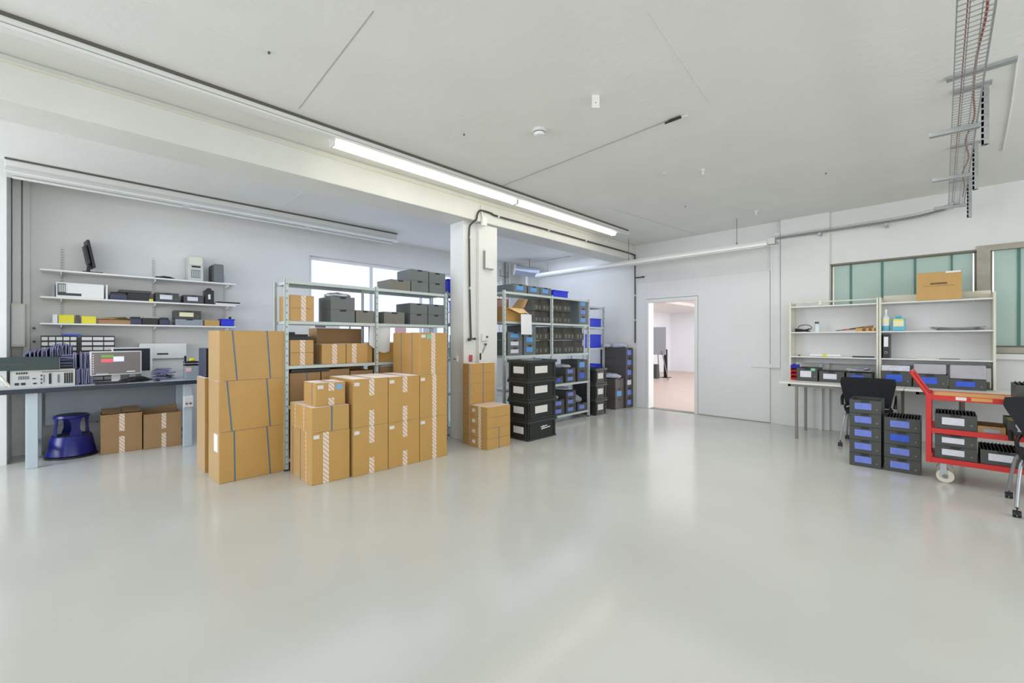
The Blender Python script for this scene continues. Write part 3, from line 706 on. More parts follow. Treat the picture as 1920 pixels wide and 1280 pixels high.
bin_stack(5.75, 6.02, 4.475, .635, .125, ('tag_violet', 'tag_violet'), 'in the middle of the right shelving\'s second shelf up', GR, **D_)
bin_stack(6.08, 6.37, 4.475, .635, .19, ('tag_blue', 'tag_sky'), 'in the tall pair on the right shelving\'s second shelf up', GR, **D_)
bin_stack(5.43, 5.71, 4.475, .115, .13, ('tag_violet', 'tag_violet'), 'at the left of the lowest shelf, right shelving', GR, **D_)
bin_stack(5.76, 6.03, 4.475, .115, .128, ('tag_violet', 'tag_violet', 'tag_violet'), 'in the middle of the lowest shelf, right shelving', GR, **D_)
bin_stack(6.08, 6.35, 4.475, .115, .14, ('tag_violet',), 'at the right of the lowest shelf, right shelving', GR, **D_)
bag((5.51, 4.66, .757), .08, .13, .06, 'crumpled pale bag on the bright blue labelled bin of the right shelving', 'foil')
bag((5.885, 4.66, .887), .12, .16, .035, 'wide pale bag on the middle pair of bins of the right shelving', 'bag')
bag((5.57, 4.66, .377), .12, .15, .04, 'white bag on the left pair of bins on the lowest shelf', 'foil')
bag((5.9, 4.66, .501), .12, .15, .035, 'grey bag on the three-bin stack on the lowest shelf', 'bag')
bag((6.21, 4.66, .257), .11, .15, .09, 'dark grey bag on the right bin of the lowest shelf', 'bin_light')
# slotted trays
_sl = []
def slotted(x, y, z, label, group, sz=1, body='bin_warm', sx=1):
    if not _sl:
        r = thing('slotted_tray', label, 'tray', (x, y, z), 0, group)
        MB().box(-.05, .05, .0, .28, 0, .003).box(-.05, .05, .27, .28, .003, .2).box(-.05, .05, .0, .28, .11, .114).build('tray_back', 'bin_rust', r)
        b = MB()
        for k in range(6): xx = -.048+k*.0186; b.box(xx, xx+.003, .0, .27, .003, .11).box(xx, xx+.003, .03, .27, .114, .205)
        b.build('fins', 'bin_warm', r); MB().box(-.045, -.005, -.002, 0, .03, .09).build('end_plate', 'bin_grey', r)
        _sl.append(r); _sl.append(KIDS(r)); r.scale = (sx, 1, sz); return
    dup(_sl[0], _sl[1], (x, y, z), 0, (sx, 1, sz), label, 'tray', group)
GS1 = 'finned trays on the shelf below the top'; GS2 = 'finned trays on the middle shelf'
for k in range(4):
    for j in range(2): slotted(5.06+k*.09-(0 if j == 0 else .0), 4.49+(k % 2)*.02, 1.631+j*.19, 'dark finned plastic tray stacked between the open carton and middle post', GS1, .9, sx=.86)
for k in range(5):
    for j in range(2): slotted(5.47+k*.105, 4.49+(k % 3)*.015, 1.631+j*.2, 'dark finned plastic tray stacked right of the middle post, below the top shelf', GS1, .97)
for k in range(3):
    for j in range(2): slotted(5.07+k*.105, 4.49+(k % 2)*.02, 1.131+j*.22, 'dark finned plastic tray in the left bay of the middle shelf', GS2, 1.04)
for k in range(8):
    for j in range(2): slotted(5.46+k*.113, 4.49+(k % 3)*.018, 1.131+j*.225, 'dark finned plastic tray in the right bay of the middle shelf', GS2, 1.07)
# lying green-black pile seen left of post
for k in range(14):
    o = MB().box(-.12, .12, -.13, .13, 0, .022).build('flat_tray', 'pc_dark', bevel=.003, seg=1); o.location = (4.13+.004*(k % 3), 4.72, 1.131+k*.0245) if False else (4.06, 5.15, 1.092+k*.0245)
    tag(o, 'thin dark green tray in the pile on the half hidden shelving', 'tray', 'thin dark trays piled behind the pillar')
# more half hidden rack goods
def crate(x0, x1, y0, y1, z, h, label, group=None, m='crate_blue', name='plastic_crate'):
    t = thing(name, label, 'crate', ((x0+x1)/2, (y0+y1)/2, z+.001), 0, group); W, D = (x1-x0)/2, (y1-y0)/2
    MB().tray(-W+.008, W-.008, -D+.008, D-.008, 0, h-.004, .005).build('body', m, t, bevel=.003, seg=1)
    b = MB()
    for (a0, a1, c0, c1) in ((-W, -W+.014, -D, D), (W-.014, W, -D, D), (-W, W, -D, -D+.014), (-W, W, D-.014, D)): b.box(a0, a1, c0, c1, h-.02, h)
    b.build('rim', m, t, bevel=.002, seg=1); return t
CB = 'blue plastic crates'
crate(3.705, 3.97, 5.0, 5.33, 2.032, .20, 'blue crate on top of the half hidden shelving, left of the pillar', CB)
crate(3.99, 4.255, 5.0, 5.33, 2.032, .19, 'blue crate on top of the half hidden shelving, right of the pillar', CB)
crate(3.96, 4.255, 5.0, 5.33, 1.602, .19, 'grey-green crate on the shelf below the top of the half hidden shelving', None, 'bin_light')
crate(3.96, 4.255, 5.0, 5.33, 1.795, .16, 'blue crate under the top shelf of the half hidden shelving', CB)
crate(5.46, 5.86, 4.50, 4.84, 2.066, .115, 'blue crate on top of the right shelving, right of the labelled bins', CB)
# open carton with star shaped flaps, seen from its open end
t = thing('open_cardboard_box', 'open carton with flaps spread like a star on the right shelving', 'box', (4.62, 4.50, 1.631))
MB().box(-.24, .14, .0, .004, 0, .20).box(-.24, .14, .30, .304, 0, .24).box(-.24, -.236, .004, .30, 0, .22).box(.136, .14, .004, .30, 0, .22).box(-.236, .136, .004, .30, 0, .004).build('body', 'carton', t)
MB().add([(-.22,-.004,.20),(.12,-.004,.20),(.20,-.09,.09),(.05,-.12,.13),(-.08,-.12,.12),(-.22,-.09,.17),(-.22,-.001,.203),(.12,-.001,.203),(.20,-.087,.093),(.05,-.117,.133),(-.08,-.117,.123),(-.22,-.087,.173)],
         [(0,1,2,3,4,5),(11,10,9,8,7,6)]+[(i, (i+1) % 6, (i+1) % 6+6, i+6) for i in range(6)]).build('flap', 'peach', t)
MB().add([(.138,0,.22),(.138,.28,.22),(.22,.2,.37),(.20,-.02,.35),(.142,0,.22),(.142,.28,.22),(.224,.2,.37),(.204,-.02,.35)], [(0,1,2,3),(7,6,5,4),(0,4,5,1),(1,5,6,2),(2,6,7,3),(3,7,4,0)]).build('flap', 'peach', t)
MB().add([(-.238,0,.22),(-.238,.28,.22),(-.28,.2,.32),(-.275,-.05,.31),(-.234,0,.22),(-.234,.28,.22),(-.276,.2,.32),(-.271,-.05,.31)], [(0,1,2,3),(7,6,5,4),(0,4,5,1),(1,5,6,2),(2,6,7,3),(3,7,4,0)]).build('flap', 'pink_paper', t)
MB().box(-.2, .1, .302, .305, .24, .36).build('flap', 'carton_dull', t)
t = thing('small_cardboard_box', 'small brown carton left of the front post on the half hidden shelving', 'box', (4.17, 4.70, 0)); 
bpy.data.objects.remove(t)
sheet('hanging_paper', lambda u, v: ((4.56+.24*u+.02*v, 4.375-.01*math.sin(u*4)+.012*v, 1.74-.30*v), (0, 1, 0)), 8, 6, 'paper', 'blank white paper hanging down from the star-shaped open carton', 'paper')
# small rack in the alcove corner
rack('small metal shelving unit with blue crates in the far alcove corner', (6.92, 7.62), 4.93, 5.33, 2.04, (.15, .75, 1.2, 1.62, 2.03), braces=False)
GCB = 'blue crates on the small corner shelving'
crate(6.97, 7.55, 4.95, 5.30, 1.62, .17, 'blue crate on the shelf below the top of the small corner shelving', GCB)
crate(6.97, 7.55, 4.95, 5.30, 1.20, .27, 'deep blue crate on the middle shelf of the small corner shelving', GCB)
crate(6.97, 7.55, 4.95, 5.30, .75, .12, 'low blue crate on the second shelf up of the small corner shelving', GCB)
carton(6.98, 7.5, 4.97, 5.3, .15, .4, 'plain carton on the lowest shelf of the small corner shelving', None, None)
# ------------------------------------------------------------ black transport crates
def tcrate(x0, x1, y0, y1, z, h, label, group, front='label', side='label', rz=0, lid=False):
    t = thing('transport_crate', label, 'crate', ((x0+x1)/2, (y0+y1)/2, z+.0005), rz, group); W, D = (x1-x0)/2, (y1-y0)/2
    b = MB().tray(-W+.018, W-.018, -D+.018, D-.018, .0, h-.006, .005, .008)
    MB_ = b.build('body', 'crate_black', t, bevel=.004)
    b = MB()
    for (a0, a1, c0, c1) in ((-W, -W+.02, -D, D), (W-.02, W, -D, D), (-W+.02, W-.02, -D, -D+.02), (-W+.02, W-.02, D-.02, D)): b.box(a0, a1, c0, c1, h-.042, h-.004)
    for (a0, a1, c0, c1) in ((-W+.01, W-.01, -D+.009, -D+.018), (-W+.01, W-.01, D-.018, D-.009), (-W+.009, -W+.018, -D+.01, D-.01), (W-.018, W-.009, -D+.01, D-.01)): b.box(a0, a1, c0, c1, .0, .022)
    b.build('rim', 'crate_rim', t, bevel=.003, seg=1)
    b = MB()
    for sx in (-1, 1):
        for sy in (-1, 1):
            for (a, q) in ((.045, 0), (0, .045)):
                b.box(min(sx*(W-.006-a), sx*(W-.014-a)) - .004, max(sx*(W-.006-a), sx*(W-.014-a))+.004, min(sy*(D-.006-q), sy*(D-.020-q)), max(sy*(D-.006-q), sy*(D-.020-q)), .022, h-.042)
    b.build('corner_rib', 'crate_rim', t)
    if front == 'label': MB().box(-W*.5, W*.35, -D+.0155, -D+.0178, h*.32, h*.68).build('paper_label', 'label_paper', t)
    elif front == 'script':
        for k, (x0_, x1_, z0_) in enumerate(((-.03, .10, .56), (-.02, .16, .46))):
            b = MB(); x = x0_
            while x < x1_: b.box(x, x+.008, -D+.0158, -D+.0177, h*z0_+(x-x0_)*.08, h*z0_+(x-x0_)*.08+.013+(.006 if int(x*300) % 3 == 0 else 0)); x += .0105
            b.build('printed_line', 'paper', t)
    if side == 'label': MB().box(-W+.0155, -W+.0178, -D*.5, D*.45, h*.32, h*.66).build('paper_label', 'paper', t)
    if lid: MB().box(-W+.004, W-.004, -D+.004, D-.004, h-.005, h+.008).build('lid', 'crate_rim', t, bevel=.004)
    return t
GT = 'large black transport crates stacked before the right shelving'
for i in range(4):
    tcrate(4.2, 4.81, 3.895, 4.30, i*.272, .272, f'{ordw(i, 4)} large black crate in the stack of four right of the pillar' + (', printed in white' if i == 0 else ''), GT, 'script' if i == 0 else 'label', rz=[0, .6, -.3, .4][i], lid=False)
t = thing('crate_contents', 'flat dark folders lying in the topmost large black crate', 'folders', (4.5, 4.1, 1.055))
MB().box(-.24, .2, -.14, .13, 0, .02).build('folder', 'bin_grey', t); MB().box(-.12, .1, -.1, .1, .021, .03).build('sheet', 'bin_light', t)
GT2 = 'narrow black transport crates beside the right shelving'
for i in range(3):
    tcrate(6.49, 6.88, 4.38, 4.92, i*.283, .283, f'{ordw(i, 3)} narrow black crate in the stack of three beside the right shelving', GT2, side=None)
# dark bin columns in the corner
GC = 'dark storage bins stacked in the corner by the doorway'
for i, tg in enumerate(('tag_violet', 'tag_violet', 'tag_white', 'tag_violet', 'tag_violet', 'tag_violet')):
    h = .20
    sbin(7.67, 7.945, 4.46, i*h, h, f'{ordw(i, 6)} dark storage bin in the tall corner stack by the conduit', GC, depth=.6, body='bin_rust', tagc=tg, fill='lid' if i == 5 else None)
for i, tg in enumerate((None, 'tag_sky', None)):
    sbin(7.34, 7.655, 4.50, i*.2, .2, f'{ordw(i, 3)} dark storage bin in the low corner stack under grey bags', GC, depth=.41, body='bin_rust', tagc=tg, fill='lid' if i == 2 else None)
GBG = 'grey crumpled bags on the corner bins'
bag((7.80, 4.70, 1.203), .12, .2, .065, 'crumpled grey bag on the tall corner bin stack', 'bag', GBG)
bag((7.72, 4.95, 1.203), .1, .12, .06, 'smaller pale bag at the back of the tall corner bin stack', 'foil', GBG)
bag((7.50, 4.68, .602), .15, .19, .06, 'flattened grey bag on the low corner bin stack, front', 'bag', GBG)

# ============================================================ WORKBENCH AND ALCOVE WALL SHELVES
BZ = .85
t = thing('workbench', 'grey workbench with dark front edge along the left wall of the alcove', 'workbench', (0, 0, 0))
MB().prism([(-.66, 6.765), (1.12, 6.765), (1.12, 7.60), (-.565, 7.60), (-.565, 7.19), (-.66, 7.19)], BZ-.045, BZ).build('worktop', 'bench_top', t, bevel=.002)
MB().box(-.66, 1.12, 6.745, 6.764, BZ-.05, BZ-.002).build('front_edge', 'bench_edge', t, bevel=.003)
for i, (x, y) in enumerate(((-.37, 6.80), (.96, 6.80), (-.37, 7.45), (.96, 7.45))):
    MB().box(x-.045, x+.045, y, y+.07, 0, BZ-.046).build('leg', 'bench_grey', t, bevel=.006)
for x in (-.37, .96):
    MB().box(x-.02, x+.02, 6.87, 7.45, .16, .21).build('stretcher', 'bench_grey', t)
    MB().box(x-.03, x+.03, 6.82, 7.5, BZ-.1, BZ-.046).build('support', 'bench_grey', t)
MB().box(-.3, .9, 7.47, 7.49, .35, .75).build('back_panel', 'bin_light', t)
t = thing('power_strip', 'white socket box fixed on the right leg of the workbench', 'socket', (.96, 6.799, .60))
MB().box(-.05, .05, -.05, -.001, -.09, .05).build('box', 'white_plastic', t, bevel=.005)
MB().cyl((-.02, -.05, -.045), (-.02, -.055, -.045), .012, 10).build('socket_hole', 'dark_line', t); MB().cyl((.02, -.05, -.045), (.02, -.055, -.045), .012, 10).build('socket_hole', 'dark_line', t)
tag(MB().tube(smooth_path([(-.3, 7.56, BZ-.06), (-.1, 7.6, .62), (.05, 7.62, .45), (.15, 7.66, .30)], 5), .006, 6).build('power_cable', 'cable_grey', smooth=True), 'grey cable sagging under the left of the workbench behind the stool', 'cable')
tag(MB().tube(smooth_path([(.0, 7.56, BZ-.06), (.1, 7.62, .66), (.5, 7.64, .57), (.8, 7.66, .60), (.95, 7.66, .8)], 5), .006, 6).build('power_cable', 'cable_grey', smooth=True), 'grey cable sagging across the wall under the middle of the workbench', 'cable')
# step stool
t = thing('step_stool', 'round blue kick-step stool under the workbench', 'stool', (-.08, 7.24, 0))
MB().lathe([(.2, 0), (.226, 0), (.226, .02), (.2, .03)], n=36).build('rubber_ring', 'black_plastic', t, smooth=True)
MB().lathe([(.205, .03), (.212, .032), (.175, .235), (.165, .25), (.10, .252)], n=36).build('base', 'stool_blue', t, smooth=True)
MB().lathe([(.168, .2505), (.12, .2545)], n=36).build('step_tread', 'stool_tread', t, smooth=True)
b = MB()
for k in range(4):
    a = R(-75+90*k); vs = []
    for z, r0, wd in ((.25, .145, .11), (.33, .14, .07), (.40, .135, .075), (.455, .135, .12)):
        for dr in (0, -.012):
            for s in (-1, 1): vs.append(((r0+dr)*math.cos(a)-s*wd/2*math.sin(a), (r0+dr)*math.sin(a)+s*wd/2*math.cos(a), z))
    fs = []
    for i in range(3):
        q = i*4; fs += [(q, q+1, q+5, q+4), (q+3, q+2, q+6, q+7), (q+1, q+3, q+7, q+5), (q+2, q, q+4, q+6)]
    fs += [(0, 2, 3, 1), (12, 13, 15, 14)]
    MB().add(vs, fs).build('upright', 'stool_blue', t, smooth=True)
MB().lathe([(.10, .455), (.15, .45), (.157, .458), (.15, .482), (.13, .486)], n=36).build('top_step', 'stool_blue', t, smooth=True)
MB().lathe([(.135, .4865), (.12, .4895)], n=36).build('top_tread', 'stool_tread', t, smooth=True)
# wall shelves
GW = 'white shelves on the alcove wall'
for i, z in enumerate((1.56, 1.87, 2.19)):
    t = thing('wall_shelf', ['lowest', 'middle', 'top'][i]+' long white shelf on the alcove wall above the workbench', 'shelf', (0, 7.4, z), 0, GW)
    MB().box(-.34, 1.62, 0, .285, -.02, 0).build('board', 'white_gloss', t, bevel=.002)
    for x in (-.17, .70, 1.53): MB().bar((x, .03, -.032), (x, .282, -.05), .008, .035).build('bracket', 'white_paint', t)
for i, (x, z1) in enumerate(((-.17, 2.5), (.70, 2.47), (1.53, 2.33))):
    t = thing('shelf_rail', ['left', 'middle', 'right'][i]+' slotted white wall rail carrying the alcove shelves', 'shelf rail', (x, 7.7, 0), 0, 'slotted rails of the alcove shelves')
    b = MB().box(-.0125, -.008, -.012, -.001, 1.2, z1).box(.008, .0125, -.012, -.001, 1.2, z1).box(-.002, .002, -.012, -.001, 1.2, z1)
    z = 1.2
    while z < z1: b.box(-.012, .012, -.011, -.001, z, z+.018); z += .032
    b.build('slotted_rail', 'white_plastic', t); MB().box(-.012, .012, -.006, -.001, 1.2, z1).build('rail_back', 'seam', t)
# things on wall shelves
S3, S2, S1 = 2.191, 1.871, 1.561
def at_shelf(px, Y=7.5): t = (px-960)/808.; return Y*(1+t)/(1-t)
t = thing('flat_monitor', 'black flat monitor seen edge-on on the top alcove shelf', 'monitor', (.09, 7.53, S3), 97)
MB().box(-.11, .11, -.09, .09, 0, .012).build('foot', 'black_plastic', t, bevel=.004)
MB().bar((0, .03, .012), (0, .02, .2), .06, .03, (0, 1, 0)).build('stand', 'black_plastic', t, bevel=.004)
rt = Matrix.Translation((0, 0, .06)) @ Matrix.Rotation(R(-10), 4, 'X')
MB().box(-.12, .12, -.025, .0, .0, .34, rt).build('screen_frame', 'black_plastic', t, bevel=.006)
MB().box(-.09, .09, .0005, .03, .05, .28, rt).build('rear_housing', 'black_plastic', t, bevel=.01)
MB().box(-.11, .11, -.0265, -.0255, .015, .325, rt).build('screen', 'bin_grey', t)
t = thing('server_case', 'grey-beige tower case with vent slots on the top alcove shelf', 'computer', (1.14, 7.54, S3))
MB().box(-.085, .085, -.12, .14, 0, .345).build('case', 'pc_beige', t, bevel=.005)
MB().box(-.075, .075, -.126, -.121, .22, .33).build('bezel', 'cream', t, bevel=.003)
MB().box(-.05, .05, -.127, -.121, .185, .208).build('drive_slot', 'black_plastic', t)
b = MB()
for k in range(5): b.box(-.045+k*.02, -.035+k*.02, -.1235, -.1205, .05, .14)
MB().box(-.055, .05, -.122, -.1205, .04, .15).build('vent_panel', 'bin_grey', t); b.build('vent_fins', 'pc_beige', t)
t = thing('server_case', 'small dark grey tower case at the right of the top alcove shelf', 'computer', (1.40, 7.54, S3))
MB().box(-.07, .07, -.11, .13, 0, .25).build('case', 'bin_dark', t, bevel=.006)
MB().box(-.05, .065, -.117, -.111, .005, .265).build('front_panel', 'bin_grey', t, bevel=.005)
def cable_heap(x, y, z, w, d, h, label, m='cable_dark', n=5, r=.006, cat='cable', loops=3):
    t = thing('cable_heap', label, cat, (x, y, z)); rr = random.Random(int(x*1000+z*77))
    for k in range(n):
        pts = []
        for i in range(loops*4):
            a = i*math.pi/2+rr.uniform(-.4, .4); q = rr.uniform(.45, 1)
            pts.append((math.cos(a)*w/2*q+rr.uniform(-.1, .1)*w, math.sin(a)*d/2*q, r+rr.uniform(0, 1)*h*(1-.7*abs(math.cos(a)*q))))
        MB().tube(smooth_path(pts, 4), r, 5).build('cable', m, t, smooth=True)
    return t
cable_heap(.80, 7.5, S3, .2, .16, .035, 'coiled black cable on the top alcove shelf, middle')
# middle shelf
t = thing('white_rack_unit', 'white equipment case with perforated front on the middle alcove shelf', 'equipment', (-.01, 7.52, S2))
MB().box(-.2, .21, -.11, .15, 0, .175).build('case', 'white_gloss', t, bevel=.003)
MB().box(-.19, -.12, -.1125, -.1105, .02, .16).box(-.12, .01, -.1125, -.1105, .02, .05).build('port_area', 'pc_dark', t)
b = MB()
for k in range(5): b.box(-.18+k*.014, -.172+k*.014, -.1145, -.1130, .06, .15)
b.build('port_fins', 'white_plastic', t)
tag(MB().box(-.245, -.222, 7.42, 7.6, S2, S2+.15).build('end_plate', 'bin_light', bevel=.002), 'narrow grey plate at the left end of the middle alcove shelf', 'plate')
tag(MB().box(.215, .235, 7.42, 7.62, S2, S2+.18).build('end_plate', 'white_paint', bevel=.002), 'narrow white plate right of the white equipment case', 'plate')
def low_bin_row(x0, x1, z, label, group):
    t = thing('open_bin', label, 'storage bin', ((x0+x1)/2, 7.52, z), 0, group); W = (x1-x0)/2
    MB().tray(-W, W, -.1, .1, 0, .07, .005).build('body', 'navy', t, bevel=.003, seg=1); MB().box(-W+.01, W-.01, -.08, .09, .05, .1).build('contents', 'black_plastic', t, bevel=.01)
low_bin_row(.25, .42, S2, 'navy open bin right of the white equipment case', 'open navy bins on the alcove shelves')
t = thing('flat_device', 'long black flat device lying across the middle alcove shelf', 'device', (.50, 7.55, S2))
MB().box(-.08, .14, -.1, .1, 0, .10).build('case', 'black_plastic', t, bevel=.004); MB().box(-.16, .16, -.1, .12, .101, .135).build('lid', 'bin_dark', t, bevel=.004)
tag(MB().box(.635, .675, 7.42, 7.5, S2, S2+.03).build('battery_block', 'yellow', bevel=.003), 'tiny yellow block on the middle alcove shelf', 'block')
sbin(.70, .95, 7.42, S2, .125, 'dark bin with a pale label, left of two on the middle alcove shelf', 'labelled bins on the alcove shelves', depth=.25, body='bin_dark', tagc='tag_white')
sbin(1.0, 1.23, 7.42, S2, .115, 'dark bin with a pale label, right of two on the middle alcove shelf', 'labelled bins on the alcove shelves', depth=.25, body='bin_dark', tagc='tag_white')
t = thing('label_printer', 'upright black device with a white label on the middle alcove shelf', 'device', (1.30, 7.50, S2))
MB().box(-.055, .055, -.06, .08, 0, .2).build('case', 'black_plastic', t, bevel=.008); MB().cyl((0, -.03, .2), (0, .05, .2), .035, 20).build('roll_cover', 'black_plastic', t, smooth=True)
MB().box(-.015, .012, -.0625, -.0605, .07, .14).build('sticker', 'paper', t)
t = thing('flat_switch', 'flat black and white network box at the right end of the middle alcove shelf', 'device', (1.50, 7.47, S2))
MB().box(-.13, .17, -.06, .1, 0, .025).build('case', 'white_plastic', t, bevel=.002); MB().box(-.11, .175, -.065, .1, .026, .045).build('cover', 'black_plastic', t, bevel=.003)
# lowest wall shelf
for i, (x, wd, lb) in enumerate(((-.19, .13, 'left'), (.0, .13, 'right'))):
    tag(MB().box(x, x+wd, 7.43, 7.6, S1, S1+.10-.01*i).build('yellow_box', 'yellow', bevel=.004), f'{lb} of two yellow boxes on the lowest alcove shelf', 'box')
tag(MB().box(-.05, -.012, 7.42, 7.6, S1, S1+.10).build('violet_box', 'bin_rust', bevel=.003), 'narrow dark box between the two yellow boxes', 'box')
tag(MB().box(-.24, -.20, 7.43, 7.55, S1, S1+.10).build('white_card', 'paper', bevel=.002), 'upright white card at the left end of the lowest alcove shelf', 'card')
t = thing('tool_tray', 'low open tray with thin tools and rods on the lowest alcove shelf', 'tray', (.30, 7.5, S1))
MB().tray(-.15, .15, -.08, .1, 0, .05, .005).build('tray', 'carton_dull', t)
for k in range(7): MB().cyl((-.18+.02*k, -.05+.02*k, .055+.004*k), (.16-.01*k, .07-.02*k, .065+.004*k), .006, 6).build('rod', ['red', 'steel_leg', 'yellow', 'cable_dark', 'wood', 'navy', 'steel_leg'][k], t)
low_bin_row(.44, .56, S1, 'navy open bin left on the lowest alcove shelf', 'open navy bins on the alcove shelves')
t = thing('flat_device', 'black sloped device between two navy bins on the lowest alcove shelf', 'device', (.62, 7.52, S1))
MB().box(-.055, .11, -.09, .1, 0, .09).build('case', 'black_plastic', t, bevel=.006); MB().box(-.04, .1, -.07, .1, .091, .1).build('top_plate', 'cream', t)
low_bin_row(.74, .85, S1, 'navy open bin right on the lowest alcove shelf', 'open navy bins on the alcove shelves')
sbin(.91, 1.22, 7.42, S1, .085, 'light grey bin under a dark one on the lowest alcove shelf', 'labelled bins on the alcove shelves', depth=.25, body='bin_light', tagc=None, fill=None)
sbin(.90, 1.2, 7.42, S1+.086, .12, 'dark bin with a cream label on a light grey bin, lowest alcove shelf', 'labelled bins on the alcove shelves', depth=.25, body='bin_dark', tagc='label_cream')
carton(1.24, 1.42, 7.42, 7.6, S1, .085, 'small brown carton with dark contents on the lowest alcove shelf', None, None)
crate(1.43, 1.61, 7.42, 7.62, S1, .105, 'small blue crate at the right end of the lowest alcove shelf', None)
tag(MB().bar((1.53, 7.5, S1+.006), (1.56, 7.46, S1+.14), .03, .02).build('black_tool', 'black_plastic', bevel=.004), 'black tool handle sticking out of the small blue crate', 'tool')

# ------------------------------------------------------------ on the workbench
BT = BZ+.001
def drawer_cab(x0, x1, cols, label):
    t = thing('parts_cabinet', label, 'drawer cabinet', (x0, 7.42, BT), 0, 'small parts drawer cabinets on the workbench'); w = x1-x0
    MB().box(0, w, .012, .17, 0, .56).build('case', 'black_plastic', t, bevel=.003)
    b = MB(); rows = 9
    for k in range(rows+1): b.box(0, w, 0, .012, k*.0615, k*.0615+.006)
    for k in range(cols+1): b.box(k*(w-.006)/cols, k*(w-.006)/cols+.006, 0, .012, .006, .5535)
    b.build('frame', 'black_plastic', t)
    for r_ in range(rows):
        for c in range(cols):
            xa = c*(w-.006)/cols+.008; xb = (c+1)*(w-.006)/cols-.002
            MB().box(xa, xb, -.006, .011, r_*.0615+.012, r_*.0615+.052).build('drawer', 'white_plastic', t)
drawer_cab(-.335, -.035, 5, 'left small-parts drawer cabinet against the wall behind the workbench heap')
drawer_cab(-.005, .30, 3, 'right small-parts drawer cabinet against the wall behind the workbench heap')
tag(MB().box(-.17, .0, 7.43, 7.58, BT+.561, BT+.58).build('blue_folder', 'tag_blue', bevel=.002), 'blue folder lying across the two drawer cabinets', 'folder')
# pc chassis with a dark unit on top
t = thing('computer_chassis', 'open desktop computer chassis lying on the workbench with its rear ports forward', 'computer', (-.35, 6.98, BT), 0)
MB().box(-.26, .30, -.1, .17, 0, .005).box(-.17, .30, -.1, .17, .18, .185).box(.292, .30, -.1, .17, .005, .18).box(-.175, -.167, -.1, .17, .005, .18).box(-.17, .3, .162, .17, .005, .18).build('case', 'pc_beige', t)
MB().box(-.167, .292, -.098, -.094, .006, .179).build('rear_panel', 'pc_beige', t)
def pt(x0, x1, z0, z1, m='black_plastic', nm='port'): MB().box(x0, x1, -.1015, -.0985, z0, z1).build(nm, m, t)
for k in range(5): pt(-.135+k*.017, -.124+k*.017, .145, .165)
for k in range(5): pt(-.12+k*.016, -.110+k*.016, .09, .125, 'bin_grey')
pt(-.145, -.115, .03, .055); pt(-.10, -.07, .03, .055); pt(-.015, .01, .035, .05, 'bin_slot'); pt(-.02, .005, .09, .10, 'bin_slot')
for k in range(3): pt(.04, .05, .035+k*.04, .055+k*.04)
pt(.06, .067, .05, .13, 'bin_grey', 'slot'); pt(.10, .118, .03, .145, 'bin_slot', 'slot'); pt(.165, .18, .04, .13, 'bin_grey', 'slot')
for k in range(4): pt(.215+k*.018, .228+k*.018, .03, .145, 'bin_slot', 'slot')
for k in range(14): pt(.05+k*.017, .062+k*.017, .158, .168, 'bin_grey', 'vent')
MB().tube([(-.18, -.08, .02), (-.22, -.09, .09), (-.25, -.04, .13)], .012).build('power_plug', 'cream', t, smooth=True)
t = thing('server_unit', 'dark green-black server unit lying on top of the open computer chassis', 'computer', (-.41, 6.93, BT+.187))
MB().box(-.245, .235, -.07, .2, 0, .135).build('case', 'pc_dark', t, bevel=.004)
MB().box(-.2, -.02, -.072, -.0705, .055, .075).build('embossed_mark', 'bin_dark', t); MB().box(.235, .242, -.071, .15, .006, .13).build('end_cap', 'bin_grey', t)
# heap of card cases
GH = 'thin dark card cases heaped on the workbench'
def case_obj():
    b = MB().box(-.075, .075, -.004, .004, 0, .17).build('card_case', 'card_dark', bevel=.0015, seg=1)
    e = MB().box(-.077, .077, -.0052, -.0042, 0, .012).box(-.077, -.07, -.0052, -.0042, .012, .158).box(-.077, .077, -.0052, -.0042, .158, .172).box(-.0775, -.0752, -.005, .005, 0, .172).box(-.077, .077, -.005, .005, .1702, .1725).build('case_edge', 'card_edge', b); return b, e
_c0 = []
def card_case(x, y, z, rx, ry, rz, label, group):
    if not _c0:
        b, e = case_obj(); _c0.extend((b, e)); o = b
    else:
        o = _c0[0].copy(); C.objects.link(o); e = _c0[1].copy(); C.objects.link(e); e.parent = o
    o.location = (x, y, z); o.rotation_euler = (R(rx), R(ry), R(rz)); tag(o, label, 'card case', group)
rr = random.Random(3)
LH = 'thin dark card case with pale edges in the heap beside the computer chassis'
LF = 'thin dark card case lying flat on the heap between chassis and screen'
for k in range(14): card_case(-.42+k*.022, 7.28+rr.uniform(-.02, .02), BT+.20+.006*k, 0, rr.uniform(-25, -8), 80+rr.uniform(-12, 12), 'thin dark card case leaning behind the dark server unit', GH)
for k in range(14): card_case(-.03+k*.0085, 7.04+rr.uniform(-.02, .03), BT+.0, 0, rr.uniform(-8, 14), 84+rr.uniform(-14, 14), LH, GH)
for k in range(11): card_case(-.03+k*.0115, 7.12+rr.uniform(-.03, .03), BT+.175+rr.uniform(0, .02), 0, rr.uniform(-18, 8), 80+rr.uniform(-14, 14), LH, GH)
for k in range(14):
    card_case(-.1+rr.uniform(-.06, .05), 7.28+rr.uniform(-.02, .03), BT+.20+k*.0105, 90+rr.uniform(-4, 4), rr.uniform(-4, 4), rr.uniform(-15, 15), LF, GH)
for k in range(8): card_case(-.22+k*.02, 7.25, BT+.26+rr.uniform(0, .03), 0, rr.uniform(-30, 30), 85, 'thin dark card case leaning behind the dark server unit', GH)
t = thing('card_case_box', 'plain carton under the heap of card cases at the wall side of the workbench', 'box', (0, 7.27, BT)); bpy.data.objects.remove(t)
carton(-.50, .02, 7.24, 7.41, BT, .195, 'carton buried under the heap of card cases on the workbench', None, None, m='carton_dull')
GP = 'flat dark folders piled right of the screen'
